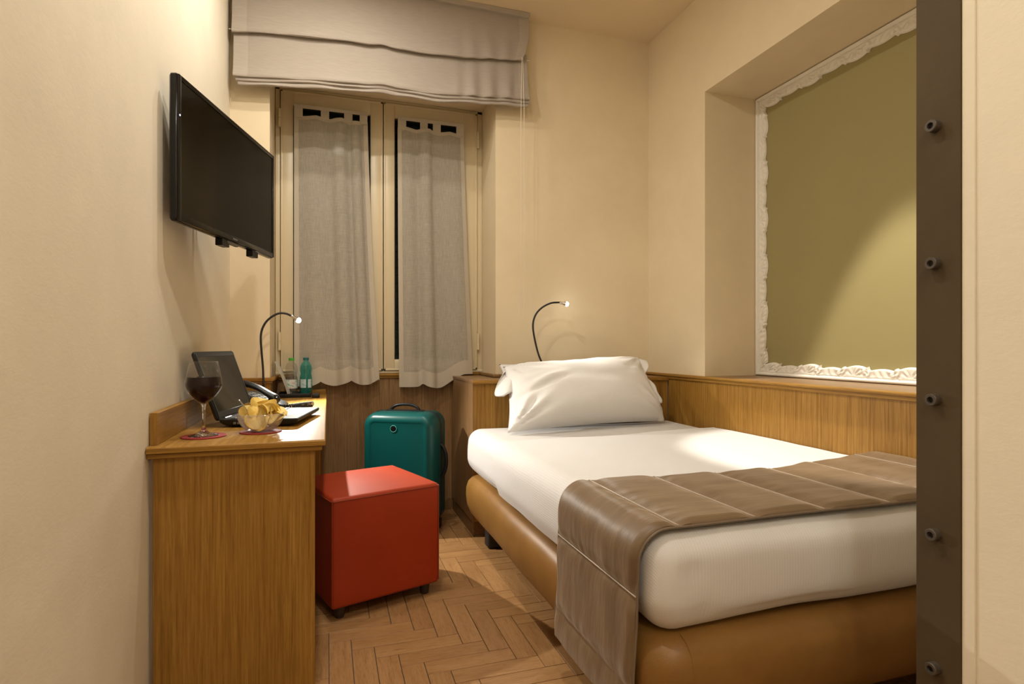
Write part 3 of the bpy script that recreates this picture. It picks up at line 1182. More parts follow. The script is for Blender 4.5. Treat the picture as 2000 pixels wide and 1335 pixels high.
box(bm, dx(-0.4774), dx(-0.4582), dy(1.8488), dy(1.8502), DZ + 0.0005, 0.8415)
mk('backsplash_end_band', bm, M['oak_z'], dk, 0)
bm = shape()
box(bm, dx(-0.468), dx(-0.037), dy(1.842), dy(1.866), 0, 0.7165, 0.001, 1)
mk('side_panel', bm, M['oak_z'], dk, 0)
bm = shape()
box(bm, dx(-0.468), dx(-0.037), dy(3.205), dy(3.23), 0, 0.7165, 0.001, 1)
mk('side_panel', bm, M['oak_z'], dk, 0)
bm = shape()
box(bm, dx(-0.4775), dx(-0.458), dy(1.850), dy(YB - 0.026), DZ, 0.842, 0.0012, 1)
mk('backsplash', bm, M['oak_y'], dk, 0)
bm = shape()
box(bm, dx(NX0 + 0.03), dx(-0.010), dy(YN - 0.040), dy(YN - 0.024), DZ, 0.779, 0.003, 2)
mk('rear_lip', bm, M['oak_x'], dk)

# ------------------------------------------------------------------ ottoman cube
ot = thing('cube_ottoman', 'orange leatherette cube stool on short dark legs pulled out from the desk', 'stool', (0.157, 2.509, 0), math.radians(18.4))
hw = 0.2255
bm = shape()
def ott_fn(q):
    x, y, z = q
    k = 0.005
    bx = 1 + 0.012 * math.cos(x / hw * 1.5) * math.cos((z - 0.256) / 0.21 * 1.5)
    return Vector((x * (1 + 0.010 * math.cos(y / hw * 1.5) * math.cos((z - 0.256) / 0.21 * 1.5)), y * bx, z + (0.008 * math.cos(x / hw * 1.5) * math.cos(y / hw * 1.5) if z > 0.4 else 0)))
rbox(bm, (-hw, -hw, 0.048), (hw, hw, 0.463), 0.014, (10, 10, 10), ott_fn)
mk('seat_body', bm, M['orange'], ot, 180)
bm = shape()
pp = [(-hw + 0.006, -hw - 0.001), (hw - 0.006, -hw - 0.001), (hw + 0.001, -hw + 0.006), (hw + 0.001, hw - 0.006), (hw - 0.006, hw + 0.001), (-hw + 0.006, hw + 0.001), (-hw - 0.001, hw - 0.006), (-hw - 0.001, -hw + 0.006), (-hw + 0.006, -hw - 0.001)]
tube(bm, [(x, y, 0.452) for x, y in pp], 0.0022, 6)
mk('top_seam', bm, M['orange_seam'], ot)
for sx, sy in ((-1, -1), (1, -1), (1, 1), (-1, 1)):
    bm = shape()
    tube(bm, [(sx * (hw - 0.002), sy * (hw - 0.002), 0.06), (sx * (hw - 0.002), sy * (hw - 0.002), 0.45)], 0.0022, 6)
    mk('corner_seam', bm, M['orange_seam'], ot)
    bm = shape()
    lathe(bm, [(0.016, 0.0), (0.018, 0.004), (0.021, 0.03), (0.0225, 0.052)], 20, (sx * (hw - 0.045), sy * (hw - 0.045), 0))
    mk('leg', bm, M['dark_wood'], ot)

# ------------------------------------------------------------------ suitcase
sc_ = thing('suitcase', 'teal hard shell suitcase with black zip standing behind the orange stool', 'suitcase', (0.415, 3.240, 0), math.radians(-29))
SW, SH = 0.415, 0.625
def s_ring(ins, y, r):
    zc = 0.045 + SH / 2
    return [(x, y, z + zc) for x, z in rrect(SW - 2 * ins, SH - 2 * ins, max(0.012, r - ins), 8)]
def half(sign):
    bm = shape()
    lv = [(0.0, 0.011), (0.001, 0.050), (0.004, 0.085), (0.011, 0.104), (0.022, 0.116), (0.036, 0.122), (0.048, 0.1235), (0.053, 0.1215), (0.060, 0.1205), (0.10, 0.1215)]
    loft(bm, [s_ring(i, sign * y, 0.075) for i, y in lv])
    return bm
mk('front_shell', half(-1), M['teal_shell'], sc_, 50)
mk('rear_shell', half(1), M['teal_shell'], sc_, 50)
bm = shape()
loft(bm, [s_ring(-0.0015, -0.0125, 0.075), s_ring(-0.0030, -0.006, 0.075), s_ring(-0.0030, 0.006, 0.075), s_ring(-0.0015, 0.0125, 0.075)])
mk('zip_band', bm, M['black_matte'], sc_, 60)
bm = shape()
tube(bm, spline([(-0.085, -0.004, 0.668), (-0.07, -0.004, 0.690), (-0.03, -0.004, 0.704), (0.03, -0.004, 0.704), (0.07, -0.004, 0.690), (0.085, -0.004, 0.668)], 6), 0.0085, 10)
mk('top_handle', bm, M['black'], sc_, 180)
bm = shape()
box(bm, -0.11, 0.11, -0.018, 0.018, 0.666, 0.676, 0.004, 2)
mk('handle_mount', bm, M['black'], sc_)
bm = shape()
xs = SW / 2
tube(bm, spline([(xs - 0.001, -0.002, 0.49), (xs + 0.016, -0.002, 0.470), (xs + 0.030, -0.002, 0.43), (xs + 0.030, -0.002, 0.37), (xs + 0.016, -0.002, 0.325), (xs - 0.001, -0.002, 0.305)], 6), 0.010, 10)
mk('side_handle', bm, M['black'], sc_, 180)
bm = shape()
prof = [(0.018, 0.118), (0.018, 0.1235), (0.014, 0.1245)]
loft(bm, [[(-0.02 + r * math.cos(2 * math.pi * i / 24), -y, 0.585 + r * math.sin(2 * math.pi * i / 24)) for i in range(24)] for r, y in prof])
bd = mk('badge', bm, M['gloss_black'], sc_)
bm = shape()
tube(bm, [(-0.02 + 0.0175 * math.cos(2 * math.pi * i / 24), -0.1235, 0.585 + 0.0175 * math.sin(2 * math.pi * i / 24)) for i in range(25)], 0.0015, 6)
mk('badge_rim', bm, M['teal_badge'], bd)
for wx in (-0.165, 0.165):
    for wy in (-0.08, 0.08):
        bm = shape()
        box(bm, wx - 0.018, wx + 0.018, wy - 0.018, wy + 0.018, 0.030, 0.056, 0.006, 2)
        wh = mk('wheel_housing', bm, M['black'], sc_)
        bm = shape()
        for s_ in (-1, 1):
            loft(bm, [[(wx + xx, wy + 0.023 * r * math.cos(2 * math.pi * i / 20), 0.0232 + 0.023 * r * math.sin(2 * math.pi * i / 20)) for i in range(20)] for r, xx in ((0.85, s_ * 0.004), (1.0, s_ * 0.006), (1.0, s_ * 0.013), (0.85, s_ * 0.015))])
        mk('wheel', bm, M['black_matte'], wh)

# ------------------------------------------------------------------ television
ta = Vector((0.2724, 0.9622, 0)).normalized()
tv = thing('television', 'black flat screen television angled out from the wall over the desk', 'television', (-0.434, 1.953, 1.41), math.atan2(ta.y, ta.x))
TW, TH = 0.765, 0.448      # local x along the set, local -y towards the room
bm = shape()
loft(bm, [[(x + TW / 2, y, z + TH / 2) for x, z in rrect(TW - 2 * i, TH - 2 * i, max(0.004, 0.010 - i), 4)] for i, y in ((0.003, -0.0005), (0.0, 0.004), (0.0, 0.018), (0.006, 0.024), (0.05, 0.032), (0.07, 0.040))])
mk('housing', bm, M['gloss_black'], tv, 40)
bm = shape()
for (a, b_, c, d) in ((0.004, 0.019, 0.004, TH - 0.004), (TW - 0.019, TW - 0.004, 0.004, TH - 0.004), (0.018, TW - 0.018, TH - 0.019, TH - 0.004), (0.018, TW - 0.018, 0.004, 0.023)):
    box(bm, a, b_, -0.006, 0.001, c, d, 0.002, 2)
bz = mk('bezel', bm, M['gloss_black'], tv)
bm = shape()
box(bm, 0.018, TW - 0.018, -0.0028, 0.0, 0.022, TH - 0.018)
mk('screen', bm, M['screen'], tv, 0)
bm = shape()
box(bm, TW * 0.5 - 0.018, TW * 0.5 + 0.018, -0.0066, -0.0058, 0.0105, 0.0155)
mk('maker_mark', bm, M['grey'], bz, 0)
bm = shape()
box(bm, TW * 0.44, TW * 0.56, -0.001, 0.016, -0.0085, 0.003, 0.004, 2)
mk('lower_lip', bm, M['grey'], tv)
for fx in (0.30, 0.555):
    bm = shape()
    box(bm, fx, fx + 0.055, 0.002, 0.028, -0.022, 0.004, 0.002, 1)
    mk('foot_socket', bm, M['black'], tv)
bm = shape()
tube(bm, [(0.0085, -0.0055, 0.32), (0.0085, -0.0068, 0.32)], 0.0028, 10)
mk('status_light', bm, M['tv_led'], bz)
bm = shape()
def to_local(p):
    p = Vector(p) - Vector((-0.434, 1.953, 1.41))
    ax = ta
    ay = Vector((-ta.y, ta.x, 0))
    return Vector((p.dot(ax), p.dot(ay), p.z))
tube(bm, [to_local((-0.470, 2.42, 1.62)), to_local((-0.40, 2.44, 1.62)), Vector((0.44, 0.045, 0.21))], 0.014, 10)
box(bm, 0.34, 0.54, 0.034, 0.048, 0.11, 0.31, 0.002, 1)
pw = to_local((-0.4795, 2.42, 1.62))
mk('bracket_arm', bm, M['black_matte'], tv)
bm = shape()
rr = []
for xx in (-0.4798, -0.470):
    rr.append([to_local((xx, 2.42 + y_, 1.62 + z_)) for y_, z_ in rrect(0.10, 0.16, 0.01, 3)])
loft(bm, rr)
mk('wall_plate', bm, M['black_matte'], tv)

# ------------------------------------------------------------------ laptop
lyaw = math.radians(79.39)
lp = thing('laptop', 'open black laptop with dark screen on the desk', 'laptop', (-0.357, 2.178, DZ), lyaw)
# local x along hinge (away from camera), local -y towards the user (room side)
LW, LD, LH, lean = 0.371, 0.262, 0.250, math.radians(19)
bm = shape()
outer = [(0.004, -LD, 0.020), (LW - 0.004, -LD, 0.020)]
loft(bm, [[(LW / 2 + x * k, -LD / 2 + y * k2, z) for x, y in rrect(LW, LD, 0.012, 4)] for z, k, k2 in ((0.006, 0.94, 0.86), (0.010, 0.965, 0.91), (0.0175, 0.99, 0.985), (0.022, 1.0, 1.0), (0.0275, 1.0, 1.0), (0.0285, 0.994, 0.992))])
for fx in (0.04, LW - 0.04):
    for fy in (-0.04, -LD + 0.04):
        lathe(bm, [(0.008, 0.0), (0.008, 0.006)], 10, (fx, fy, 0))
base = mk('base', bm, M['lap_dark'], lp, 40)
bm = shape()
box(bm, 0.004, LW - 0.004, -LD + 0.003, -LD + 0.098, 0.0283, 0.0295, 0.0005, 1)
pr_ = mk('palm_rest', bm, M['palm'], lp)
bm = shape()
box(bm, LW / 2 - 0.07, LW / 2 + 0.03, -LD + 0.020, -LD + 0.078, 0.0294, 0.0299)
mk('touchpad', bm, M['grey'], pr_, 0)
for a, b_, c, d, mm in ((0.012, 0.032, -LD + 0.06, -LD + 0.085, 'sticker_green'), (0.22, 0.26, -LD + 0.03, -LD + 0.06, 'sticker_white'), (0.285, 0.345, -LD + 0.04, -LD + 0.09, 'sticker_green')):
    bm = shape()
    box(bm, a, b_, c, d, 0.0294, 0.0298)
    mk('sticker', bm, M[mm], pr_, 0)
bm = shape()
for r_ in range(6):
    y = -0.035 - r_ * 0.0195
    for c_ in range(17):
        x = 0.016 + c_ * 0.0201
        box(bm, x, x + 0.0175, y - 0.0165, y, 0.0283, 0.0312, 0.001, 1)
kb = mk('keyboard', bm, M['lap_key'], lp, 0)
kb['kind'] = 'stuff'
rot = Matrix.Rotation(-lean, 4, 'X')
def lid_obj(name, bm, material, parent=lp, sm=40):
    # built upright: x along hinge, z up, -y faces the user; tilt back about the hinge
    for v in bm.verts:
        q = v.co.copy()
        y, z = q.y, q.z
        v.co = Vector((q.x, y * math.cos(lean) + z * math.sin(lean) - 0.004, -y * math.sin(lean) + z * math.cos(lean) + 0.020))
    return mk(name, bm, material, parent, sm)
bm = shape()
loft(bm, [[(LW / 2 + x * k, y, LH / 2 + 0.006 + z * k) for x, z in rrect(LW, LH, 0.012, 4)] for y, k in ((0.0, 0.99), (0.002, 1.0), (0.009, 1.0), (0.013, 0.98))])
lid = lid_obj('lid', bm, M['lap_dark'])
bm = shape()
box(bm, 0.016, LW - 0.016, -0.0012, 0.0005, 0.034, LH - 0.014)
lid_obj('screen', bm, M['lap_screen'], lid, 0)
bm = shape()
for (a, b_, c, d) in ((0.006, 0.016, 0.012, LH), (LW - 0.016, LW - 0.006, 0.012, LH), (0.012, LW - 0.012, LH - 0.014, LH), (0.012, LW - 0.012, 0.014, 0.034)):
    box(bm, a, b_, -0.0022, 0.001, c, d, 0.0008, 1)
lid_obj('screen_bezel', bm, M['black'], lid)
for a in (0.05, LW - 0.11):
    bm = shape()
    tube(bm, [(a, -0.002, 0.024), (a + 0.06, -0.002, 0.024)], 0.007, 10)
    mk('hinge_barrel', bm, M['lap_dark'], lp)
for a, b_ in ((-0.075, -0.062), (-0.058, -0.049)):
    bm = shape()
    box(bm, -0.0012, 0.002, a, b_, 0.0125, 0.0195)
    mk('side_port', bm, M['grey'], base, 0)

# ------------------------------------------------------------------ coasters, wine glass, bowl of chips
def coaster(x, y, label, r=0.062):
    root = thing('coaster', label, 'coaster', (x, y, DZ + 0.0002), 0, 'red coasters on the desk')
    bm = shape()
    lathe(bm, [(r - 0.001, 0), (r, 0.001), (r, 0.0026), (r - 0.001, 0.0034)], 40)
    mk('disc', bm, M['red'], root)
    bm = shape()
    tube(bm, [((r - 0.005) * math.cos(2 * math.pi * i / 40), (r - 0.005) * math.sin(2 * math.pi * i / 40), 0.0033) for i in range(41)], 0.0006, 5)
    mk('stitched_rim', bm, M['red'], root)
GX, GY = -0.366, 1.985
coaster(GX, GY + 0.0, 'round red coaster under the wine glass', 0.064)
BWX, BWY = -0.208, 2.035
coaster(BWX, BWY, 'round red coaster under the bowl of chips', 0.064)
wg = thing('wine_glass', 'stemmed wine glass half full of red wine on a red coaster', 'wine glass', (GX, GY, DZ + 0.0038))
bm = shape()
lathe(bm, [(0.0435, 0.0), (0.0440, 0.0012), (0.032, 0.004), (0.017, 0.009), (0.0080, 0.016), (0.0052, 0.024)], 40)
mk('foot', bm, M['wineglass'], wg, 60)
bm = shape()
lathe(bm, [(0.0052, 0.024), (0.0042, 0.04), (0.0040, 0.07), (0.0052, 0.090), (0.0090, 0.098)], 20)
mk('stem', bm, M['wineglass'], wg, 60)
bowl = [(0.004, 0.098), (0.013, 0.1015), (0.023, 0.109), (0.0335, 0.120), (0.0425, 0.132), (0.0495, 0.144), (0.0520, 0.152), (0.0522, 0.160), (0.0495, 0.179), (0.0455, 0.203), (0.0400, 0.2285)]
bm = shape()
lathe(bm, bowl + [(max(r - 0.0010, 0.0008), z + 0.0009) for r, z in reversed(bowl)], 48)
bw = mk('bowl', bm, M['wineglass_thin'], wg, 180)
bm = shape()
tube(bm, [(0.0396 * math.cos(2 * math.pi * i / 48), 0.0396 * math.sin(2 * math.pi * i / 48), 0.2292) for i in range(49)], 0.0007, 6)
mk('rim', bm, M['wineglass_thin'], bw)
bm = shape()
wp = [(r - 0.0014, z + 0.0013) for r, z in bowl if z < 0.176]
wp[0] = (0.001, 0.0985)
wp.append((0.0468, 0.1815))
lathe(bm, wp, 48)
mk('wine', bm, M['wine'], wg, 50)

gb = thing('glass_bowl', 'small ribbed glass bowl holding potato chips on a red coaster', 'bowl', (BWX, BWY, DZ + 0.0038))
bprof = [(0.024, 0.0), (0.034, 0.001), (0.046, 0.008), (0.058, 0.020), (0.066, 0.034), (0.0705, 0.048), (0.0715, 0.056)]
bm = shape()
seg = 96
rings = []
for r, z in bprof + [(r - 0.0028, z + 0.002) for r, z in reversed(bprof)]:
    rings.append([((r + 0.0006 * math.cos(i * math.pi)) * math.cos(2 * math.pi * i / seg), (r + 0.0006 * math.cos(i * math.pi)) * math.sin(2 * math.pi * i / seg), z) for i in range(seg)])
loft(bm, rings)
mk('bowl_wall', bm, M['bowlglass'], gb, 60)
bm = shape()
tube(bm, [(0.0702 * math.cos(2 * math.pi * i / 48), 0.0702 * math.sin(2 * math.pi * i / 48), 0.0575) for i in range(49)], 0.0013, 6)
mk('rim', bm, M['bowlglass'], gb)
def chip_mesh(a, r):
    bm = shape()
    def s(o):
        def f(u, v):
            rr_, th = r * math.sqrt(u + 1e-4), v * 2 * math.pi
            x, y = rr_ * math.cos(th) * 1.2, rr_ * math.sin(th)
            return (x, y, a * (x * x - 0.6 * y * y) / r + 0.0012 * math.sin(th * 3 + a) * u + o + 0.001 * math.sin(x * 300 + y * 200))
        return f
    for o in (0.0, 0.0014):
        grid(bm, 6, 22, s(o))
    bmesh.ops.remove_doubles(bm, verts=bm.verts, dist=1e-5)
    me = bpy.data.meshes.new('potato_chip')
    bmesh.ops.recalc_face_normals(bm, faces=bm.faces)
    bm.to_mesh(me)
    bm.free()
    me.shade_smooth()
    me.materials.append(M['chip'])
    return me
cms = [chip_mesh(0.45, 0.027), chip_mesh(0.8, 0.024), chip_mesh(0.25, 0.030)]
chips = [(-0.010, -0.020, 0.066, 65, 5, 20), (0.016, -0.012, 0.076, 50, -15, 60), (0.030, 0.012, 0.068, 35, 20, 100), (-0.030, -0.006, 0.062, 70, 10, -20),
         (0.044, -0.018, 0.052, 15, 30, 10), (0.002, 0.020, 0.080, 40, 10, 150), (-0.020, 0.024, 0.070, 55, -10, 200), (0.024, -0.034, 0.050, 30, 15, 30),
         (-0.010, -0.034, 0.040, 60, 0, 10), (0.030, -0.006, 0.034, 20, 20, 70), (-0.024, 0.006, 0.034, 30, -25, 120), (0.004, 0.006, 0.024, 10, 5, 45),
         (0.006, -0.030, 0.028, 35, -10, 340), (0.040, 0.022, 0.050, 10, 30, 220), (0.052, 0.000, 0.060, 12, -8, 80), (-0.004, 0.000, 0.088, 62, 12, 15)]
for i, (x, y, z, rx, ry, rz) in enumerate(chips):
    o = bpy.data.objects.new('potato_chip', cms[i % 3])
    COL.objects.link(o)
    o.location = (BWX + x, BWY + y, DZ + 0.002 + z)
    o.rotation_euler = [math.radians(q) for q in (rx, ry, rz)]
    tag(o, 'pale yellow potato chip heaped in the glass bowl', 'chip', 'potato chips in the glass bowl')
sp = thing('teaspoon', 'steel teaspoon handle sticking up out of the bowl of chips', 'spoon', (BWX - 0.030, BWY - 0.010, DZ + 0.040))
bm = shape()
pth = spline([(0.016, 0.0, -0.004), (0.0, 0, 0.018), (-0.018, 0.0, 0.046), (-0.031, 0.0, 0.064), (-0.036, 0.0, 0.067)], 6)
rings = []
for i, p in enumerate(pth):
    t = i / (len(pth) - 1)
    wd = 0.0026 + 0.0036 * t
    rings.append([(p.x + 0.0012 * math.cos(a), p.y + wd * math.sin(a), p.z + 0.0008 * math.cos(a)) for a in [2 * math.pi * k_ / 10 for k_ in range(10)]])
loft(bm, rings)
mk('handle', bm, M['chrome'], sp, 60)
bm = shape()
rings = []
for i in range(9):
    t = i / 8
    wd = 0.0115 * math.sin(math.pi * (0.08 + 0.88 * t)) ** 0.7
    x, z = 0.016 + 0.026 * t, -0.004 - 0.012 * t
    rings.append([(x + 0.001 * math.cos(a), wd * math.sin(a), z + 0.0012 * math.cos(a) - 0.004 * math.sin(math.pi * t) * abs(math.cos(a))) for a in [2 * math.pi * k_ / 12 for k_ in range(12)]])
loft(bm, rings)
mk('spoon_bowl', bm, M['chrome'], sp, 60)

# ------------------------------------------------------------------ telephone
ph = thing('desk_telephone', 'black corded desk telephone behind the laptop', 'telephone', (-0.300, 2.860, DZ), math.radians(-18))
bm = shape()
# wedge body: local x from wall side (-) to room side (+); y depth
pw_ = [(-0.095, 0.0), (0.100, 0.0), (0.104, 0.012), (0.090, 0.022), (-0.060, 0.072), (-0.092, 0.070)]
loft(bm, [[(x * k, y, z * (0.5 + 0.5 * k)) for x, z in pw_] for y, k in ((-0.088, 0.96), (-0.080, 1.0), (0.080, 1.0), (0.088, 0.96))])
mk('phone_body', bm, M['black'], ph, 40)
ang = math.atan2(0.050, 0.150)
bm = shape()
loft(bm, [[(x, y, 0.0725 - (x + 0.06) * 0.333 + dz) for x, y in ((-0.050, -0.072), (0.080, -0.072), (0.080, 0.020), (-0.050, 0.020))] for dz in (0.0, 0.003)])
fpnl = mk('key_panel', bm, M['lap_dark'], ph, 0)
for i in range(4):
    for j in range(3):
        bm = shape()
        x, y = -0.034 + i * 0.026, -0.060 + j * 0.026
        loft(bm, [[(x + a, y + c, 0.0725 - (x + a + 0.06) * 0.333 + dz) for a, c in ((0, 0), (0.018, 0), (0.018, 0.016), (0, 0.016))] for dz in (0.0025, 0.006)])
        mk('key', bm, M['key_white'], fpnl, 0)
bm = shape()
hp = spline([(-0.085, -0.050, 0.096), (-0.055, -0.050, 0.112), (-0.015, -0.050, 0.106), (0.030, -0.050, 0.088), (0.075, -0.050, 0.060), (0.105, -0.050, 0.040)], 6)
n_ = len(hp)
rings = []
for i, p in enumerate(hp):
    t = i / (n_ - 1)
    rr_ = 0.013 + 0.010 * (abs(2 * t - 1) ** 2.2)
    if i in (0, n_ - 1):
        rr_ *= 0.6
    a_ = 0.45 if t > 0.3 else -0.2
    rings.append([(p.x + rr_ * math.cos(a) * 0.35, p.y + 0.022 * math.cos(a) * 1.0, p.z + rr_ * math.sin(a)) for a in [2 * math.pi * q / 16 for q in range(16)]])
loft(bm, rings)
for hx_, hz_ in ((-0.074, 0.094), (0.086, 0.046)):
    lathe(bm, [(0.020, -0.020), (0.022, -0.016), (0.020, 0.006), (0.012, 0.010)], 18, (hx_, -0.050, hz_))
hs = mk('handset', bm, M['black'], ph, 50)
# coiled cord lying on the desk
def W2P(p):
    q = Vector(p) - Vector((-0.300, 2.860, DZ))
    c, s = math.cos(math.radians(18)), math.sin(math.radians(18))
    return Vector((q.x * c - q.y * s, q.x * s + q.y * c, q.z))
path = spline([(-0.215, 2.790, DZ + 0.014), (-0.200, 2.735, DZ + 0.0125), (-0.165, 2.715, DZ + 0.0125), (-0.125, 2.760, DZ + 0.0125), (-0.095, 2.800, DZ + 0.0125), (-0.066, 2.830, DZ + 0.0125)], 60)
bm = shape()
hel = []
acc = 0.0
for i, p in enumerate(path):
    t = (path[min(i + 1, len(path) - 1)] - path[max(i - 1, 0)]).normalized()
    side = t.cross(Vector((0, 0, 1))).normalized()
    up = side.cross(t)
    if i:
        acc += (p - path[i - 1]).length
    a = acc / 0.0075 * 2 * math.pi
    hel.append(W2P(p + side * 0.0105 * math.cos(a) + up * 0.0105 * math.sin(a)))
# resample helix finely
fine = []
acc = 0.0
for i in range(len(path) - 1):
    for k_ in range(3):
        t_ = k_ / 3
        p = path[i].lerp(path[i + 1], t_)
        t = (path[i + 1] - path[i]).normalized()
        side = t.cross(Vector((0, 0, 1))).normalized()
        up = side.cross(t)
        acc += (path[i + 1] - path[i]).length / 3
        a = acc / 0.0075 * 2 * math.pi
        fine.append(W2P(p + side * 0.0105 * math.cos(a) + up * 0.0105 * math.sin(a)))
tube(bm, fine, 0.0022, 6)
mk('coiled_cord', bm, M['black_matte'], ph, 180)

# ------------------------------------------------------------------ tray, bottles, leaflet, remote
tr_ = thing('black_tray', 'flat black tray holding two water bottles at the far end of the desk', 'tray', (-0.165, 3.44, DZ))
bm = shape()
box(bm, -0.095, 0.075, -0.105, 0.095, 0.0, 0.005, 0.002, 1)
mk('tray_floor', bm, M['black'], tr_)
bm = shape()
for (a, b_, c, d) in ((-0.097, 0.077, -0.107, -0.100), (-0.097, 0.077, 0.090, 0.097), (-0.097, -0.090, -0.1, 0.09), (0.070, 0.077, -0.1, 0.09)):
    box(bm, a, b_, c, d, 0.0, 0.022, 0.003, 2)
mk('tray_rim', bm, M['black'], tr_)
rc = thing('remote_control', 'small black remote control beside the tray on the desk', 'remote', (-0.062, 3.325, DZ))
bm = shape()
box(bm, -0.020, 0.020, -0.04, 0.075, 0.0, 0.019, 0.005, 2)
mk('remote_body', bm, M['black'], rc)
bm = shape()
for i in range(5):
    for j in range(3):
        lathe(bm, [(0.003, 0.0185), (0.003, 0.0205)], 8, (-0.010 + j * 0.010, -0.025 + i * 0.016, 0))
o = mk('buttons', bm, M['grey'], rc)
o['kind'] = 'stuff'
def bottle(x, y, prof, lab, glass_m, water_m, cap_m, label_m, lvl, cat_label, z0, z1, narrow):
    root = thing('water_bottle', cat_label, 'bottle', (x, y, DZ + 0.0056), 0, 'water bottles on the black tray')
    bm = shape()
    lathe(bm, prof, 36)
    mk('bottle_body', bm, glass_m, root, 60)
    bm = shape()
    wpf = [(r - 0.0015, z + 0.001) for r, z in prof if z < lvl]
    lathe(bm, wpf, 36)
    mk('water', bm, water_m, root, 60)
    bm = shape()
    topz = prof[-1][1]
    seg = 40
    rings = []
    for r, z in ((0.0145, topz - 0.004), (0.0150, topz - 0.002), (0.0150, topz + 0.010), (0.0135, topz + 0.0115)):
        rings.append([((r + 0.0004 * (-1) ** i) * math.cos(2 * math.pi * i / seg), (r + 0.0004 * (-1) ** i) * math.sin(2 * math.pi * i / seg), z) for i in range(seg)])
    loft(bm, rings)
    mk('cap', bm, cap_m, root)
    for a0, a1 in narrow:
        bm = shape()
        rl = max(r for r, z in prof if z0 - 0.01 <= z <= z1 + 0.01) + 0.0006
        grid(bm, 20, 3, lambda u, v: (rl * math.cos(math.radians(a0 + (a1 - a0) * u)), rl * math.sin(math.radians(a0 + (a1 - a0) * u)), z0 + (z1 - z0) * v))
        mk('paper_label', bm, label_m, root, 180)
pa = [(0.022, 0.004), (0.030, 0.0), (0.0325, 0.006), (0.0325, 0.030), (0.0320, 0.034), (0.0328, 0.036), (0.0328, 0.084), (0.0320, 0.092), (0.0295, 0.104), (0.0270, 0.110), (0.0295, 0.116), (0.0325, 0.126), (0.0330, 0.142), (0.0310, 0.160), (0.0250, 0.174), (0.0150, 0.182), (0.0132, 0.186), (0.0132, 0.197)]
bottle(-0.196, 3.492, pa, None, M['pet_clear'], M['water'], M['cap_green'], M['label_a'], 0.106, 'clear plastic water bottle with bright green cap on the black tray', 0.036, 0.086, [(-180, 180)])
pb = [(0.022, 0.004), (0.030, 0.0), (0.0325, 0.006), (0.0320, 0.030), (0.0332, 0.034), (0.0332, 0.090), (0.0320, 0.104), (0.0290, 0.116), (0.0285, 0.122), (0.0310, 0.130), (0.0315, 0.148), (0.0290, 0.164), (0.0220, 0.178), (0.0148, 0.186), (0.0132, 0.190), (0.0132, 0.199)]
bottle(-0.118, 3.478, pb, None, M['pet_teal'], M['water_teal'], M['cap_teal'], M['label_b'], 0.17, 'teal plastic water bottle with dark teal cap on the black tray', 0.040, 0.088, [(-150, -88), (-70, -30)])
lf = thing('folded_leaflet', 'white printed leaflet leaning beside the clear water bottle', 'leaflet', (-0.243, 3.410, DZ + 0.0056))
for sgn, nm in ((1, 'leaf'), (-1, 'leaf')):
    bm = shape()
    def lfn(o):
        def f(u, v):
            lean_ = -0.050 * v - 0.020 * v * v
            return (0.040 + lean_ + sgn * 0.004 * u + o, sgn * 0.050 * u + 0.01, 0.192 * v)
        return f
    shell(bm, 6, 12, lfn(0.0), lfn(0.0012))
    mk(nm, bm, M['paper'], lf, 60)

# ------------------------------------------------------------------ gooseneck reading lamps
def reading_lamp(label, base, pts, head_dir, power, aim):
    root = thing('reading_lamp', label, 'lamp', base, 0, 'gooseneck reading lamps')
    B = Vector(base)
    bm = shape()
    lathe(bm, [(0.020, 0.0), (0.020, 0.004), (0.012, 0.008), (0.0105, 0.03), (0.0065, 0.075), (0.0055, 0.085)], 20)
    mk('lamp_base', bm, M['black'], root, 50)
    P = spline([Vector(p) - B for p in pts], 10)
    bm = shape()
    tube(bm, P, 0.0055, 10)
    mk('gooseneck', bm, M['black_matte'], root, 180)
    e = P[-1]
    d = Vector(head_dir).normalized()
    bm = shape()
    tube(bm, [e - d * 0.010, e - d * 0.008, e + d * 0.014, e + d * 0.022, e + d * 0.030], [0.0055, 0.0085, 0.0085, 0.0125, 0.0135], 16)
    hd = mk('lamp_head', bm, M['chrome'], root, 50)
    bm = shape()
    c = e + d * 0.034
    bmesh.ops.create_uvsphere(bm, u_segments=20, v_segments=12, radius=0.0138, matrix=Matrix.Translation(c))
    mk('led_bulb', bm, M['led'], hd, 180)
    wc = B + c + d * 0.016
    lamp('reading_lamp_light', 'SPOT', wc, power, (1, 0.95, 0.85), aim, 0.010, spot_size=math.radians(115), spot_blend=1.0)
reading_lamp('gooseneck reading lamp arching over the desk by the window', (-0.314, 3.19, DZ),
             [(-0.314, 3.19, 0.83), (-0.316, 3.19, 0.915), (-0.322, 3.185, 1.00), (-0.325, 3.18, 1.085), (-0.311, 3.18, 1.137), (-0.283, 3.18, 1.174), (-0.242, 3.18, 1.199), (-0.205, 3.18, 1.199), (-0.172, 3.18, 1.184)],
             (0.8, -0.25, -0.55), 85, (0.58, -0.80, -0.90))
reading_lamp('gooseneck reading lamp rising from the headboard box behind the pillow', (1.200, 3.15, 0.8475),
             [(1.200, 3.15, 0.93), (1.175, 3.15, 0.988), (1.153, 3.15, 1.072), (1.142, 3.15, 1.153), (1.158, 3.15, 1.213), (1.197, 3.15, 1.256), (1.252, 3.15, 1.284), (1.300, 3.15, 1.290), (1.318, 3.15, 1.288)],
             (0.93, -0.3, -0.20), 14, (-0.05, -0.80, -0.70))

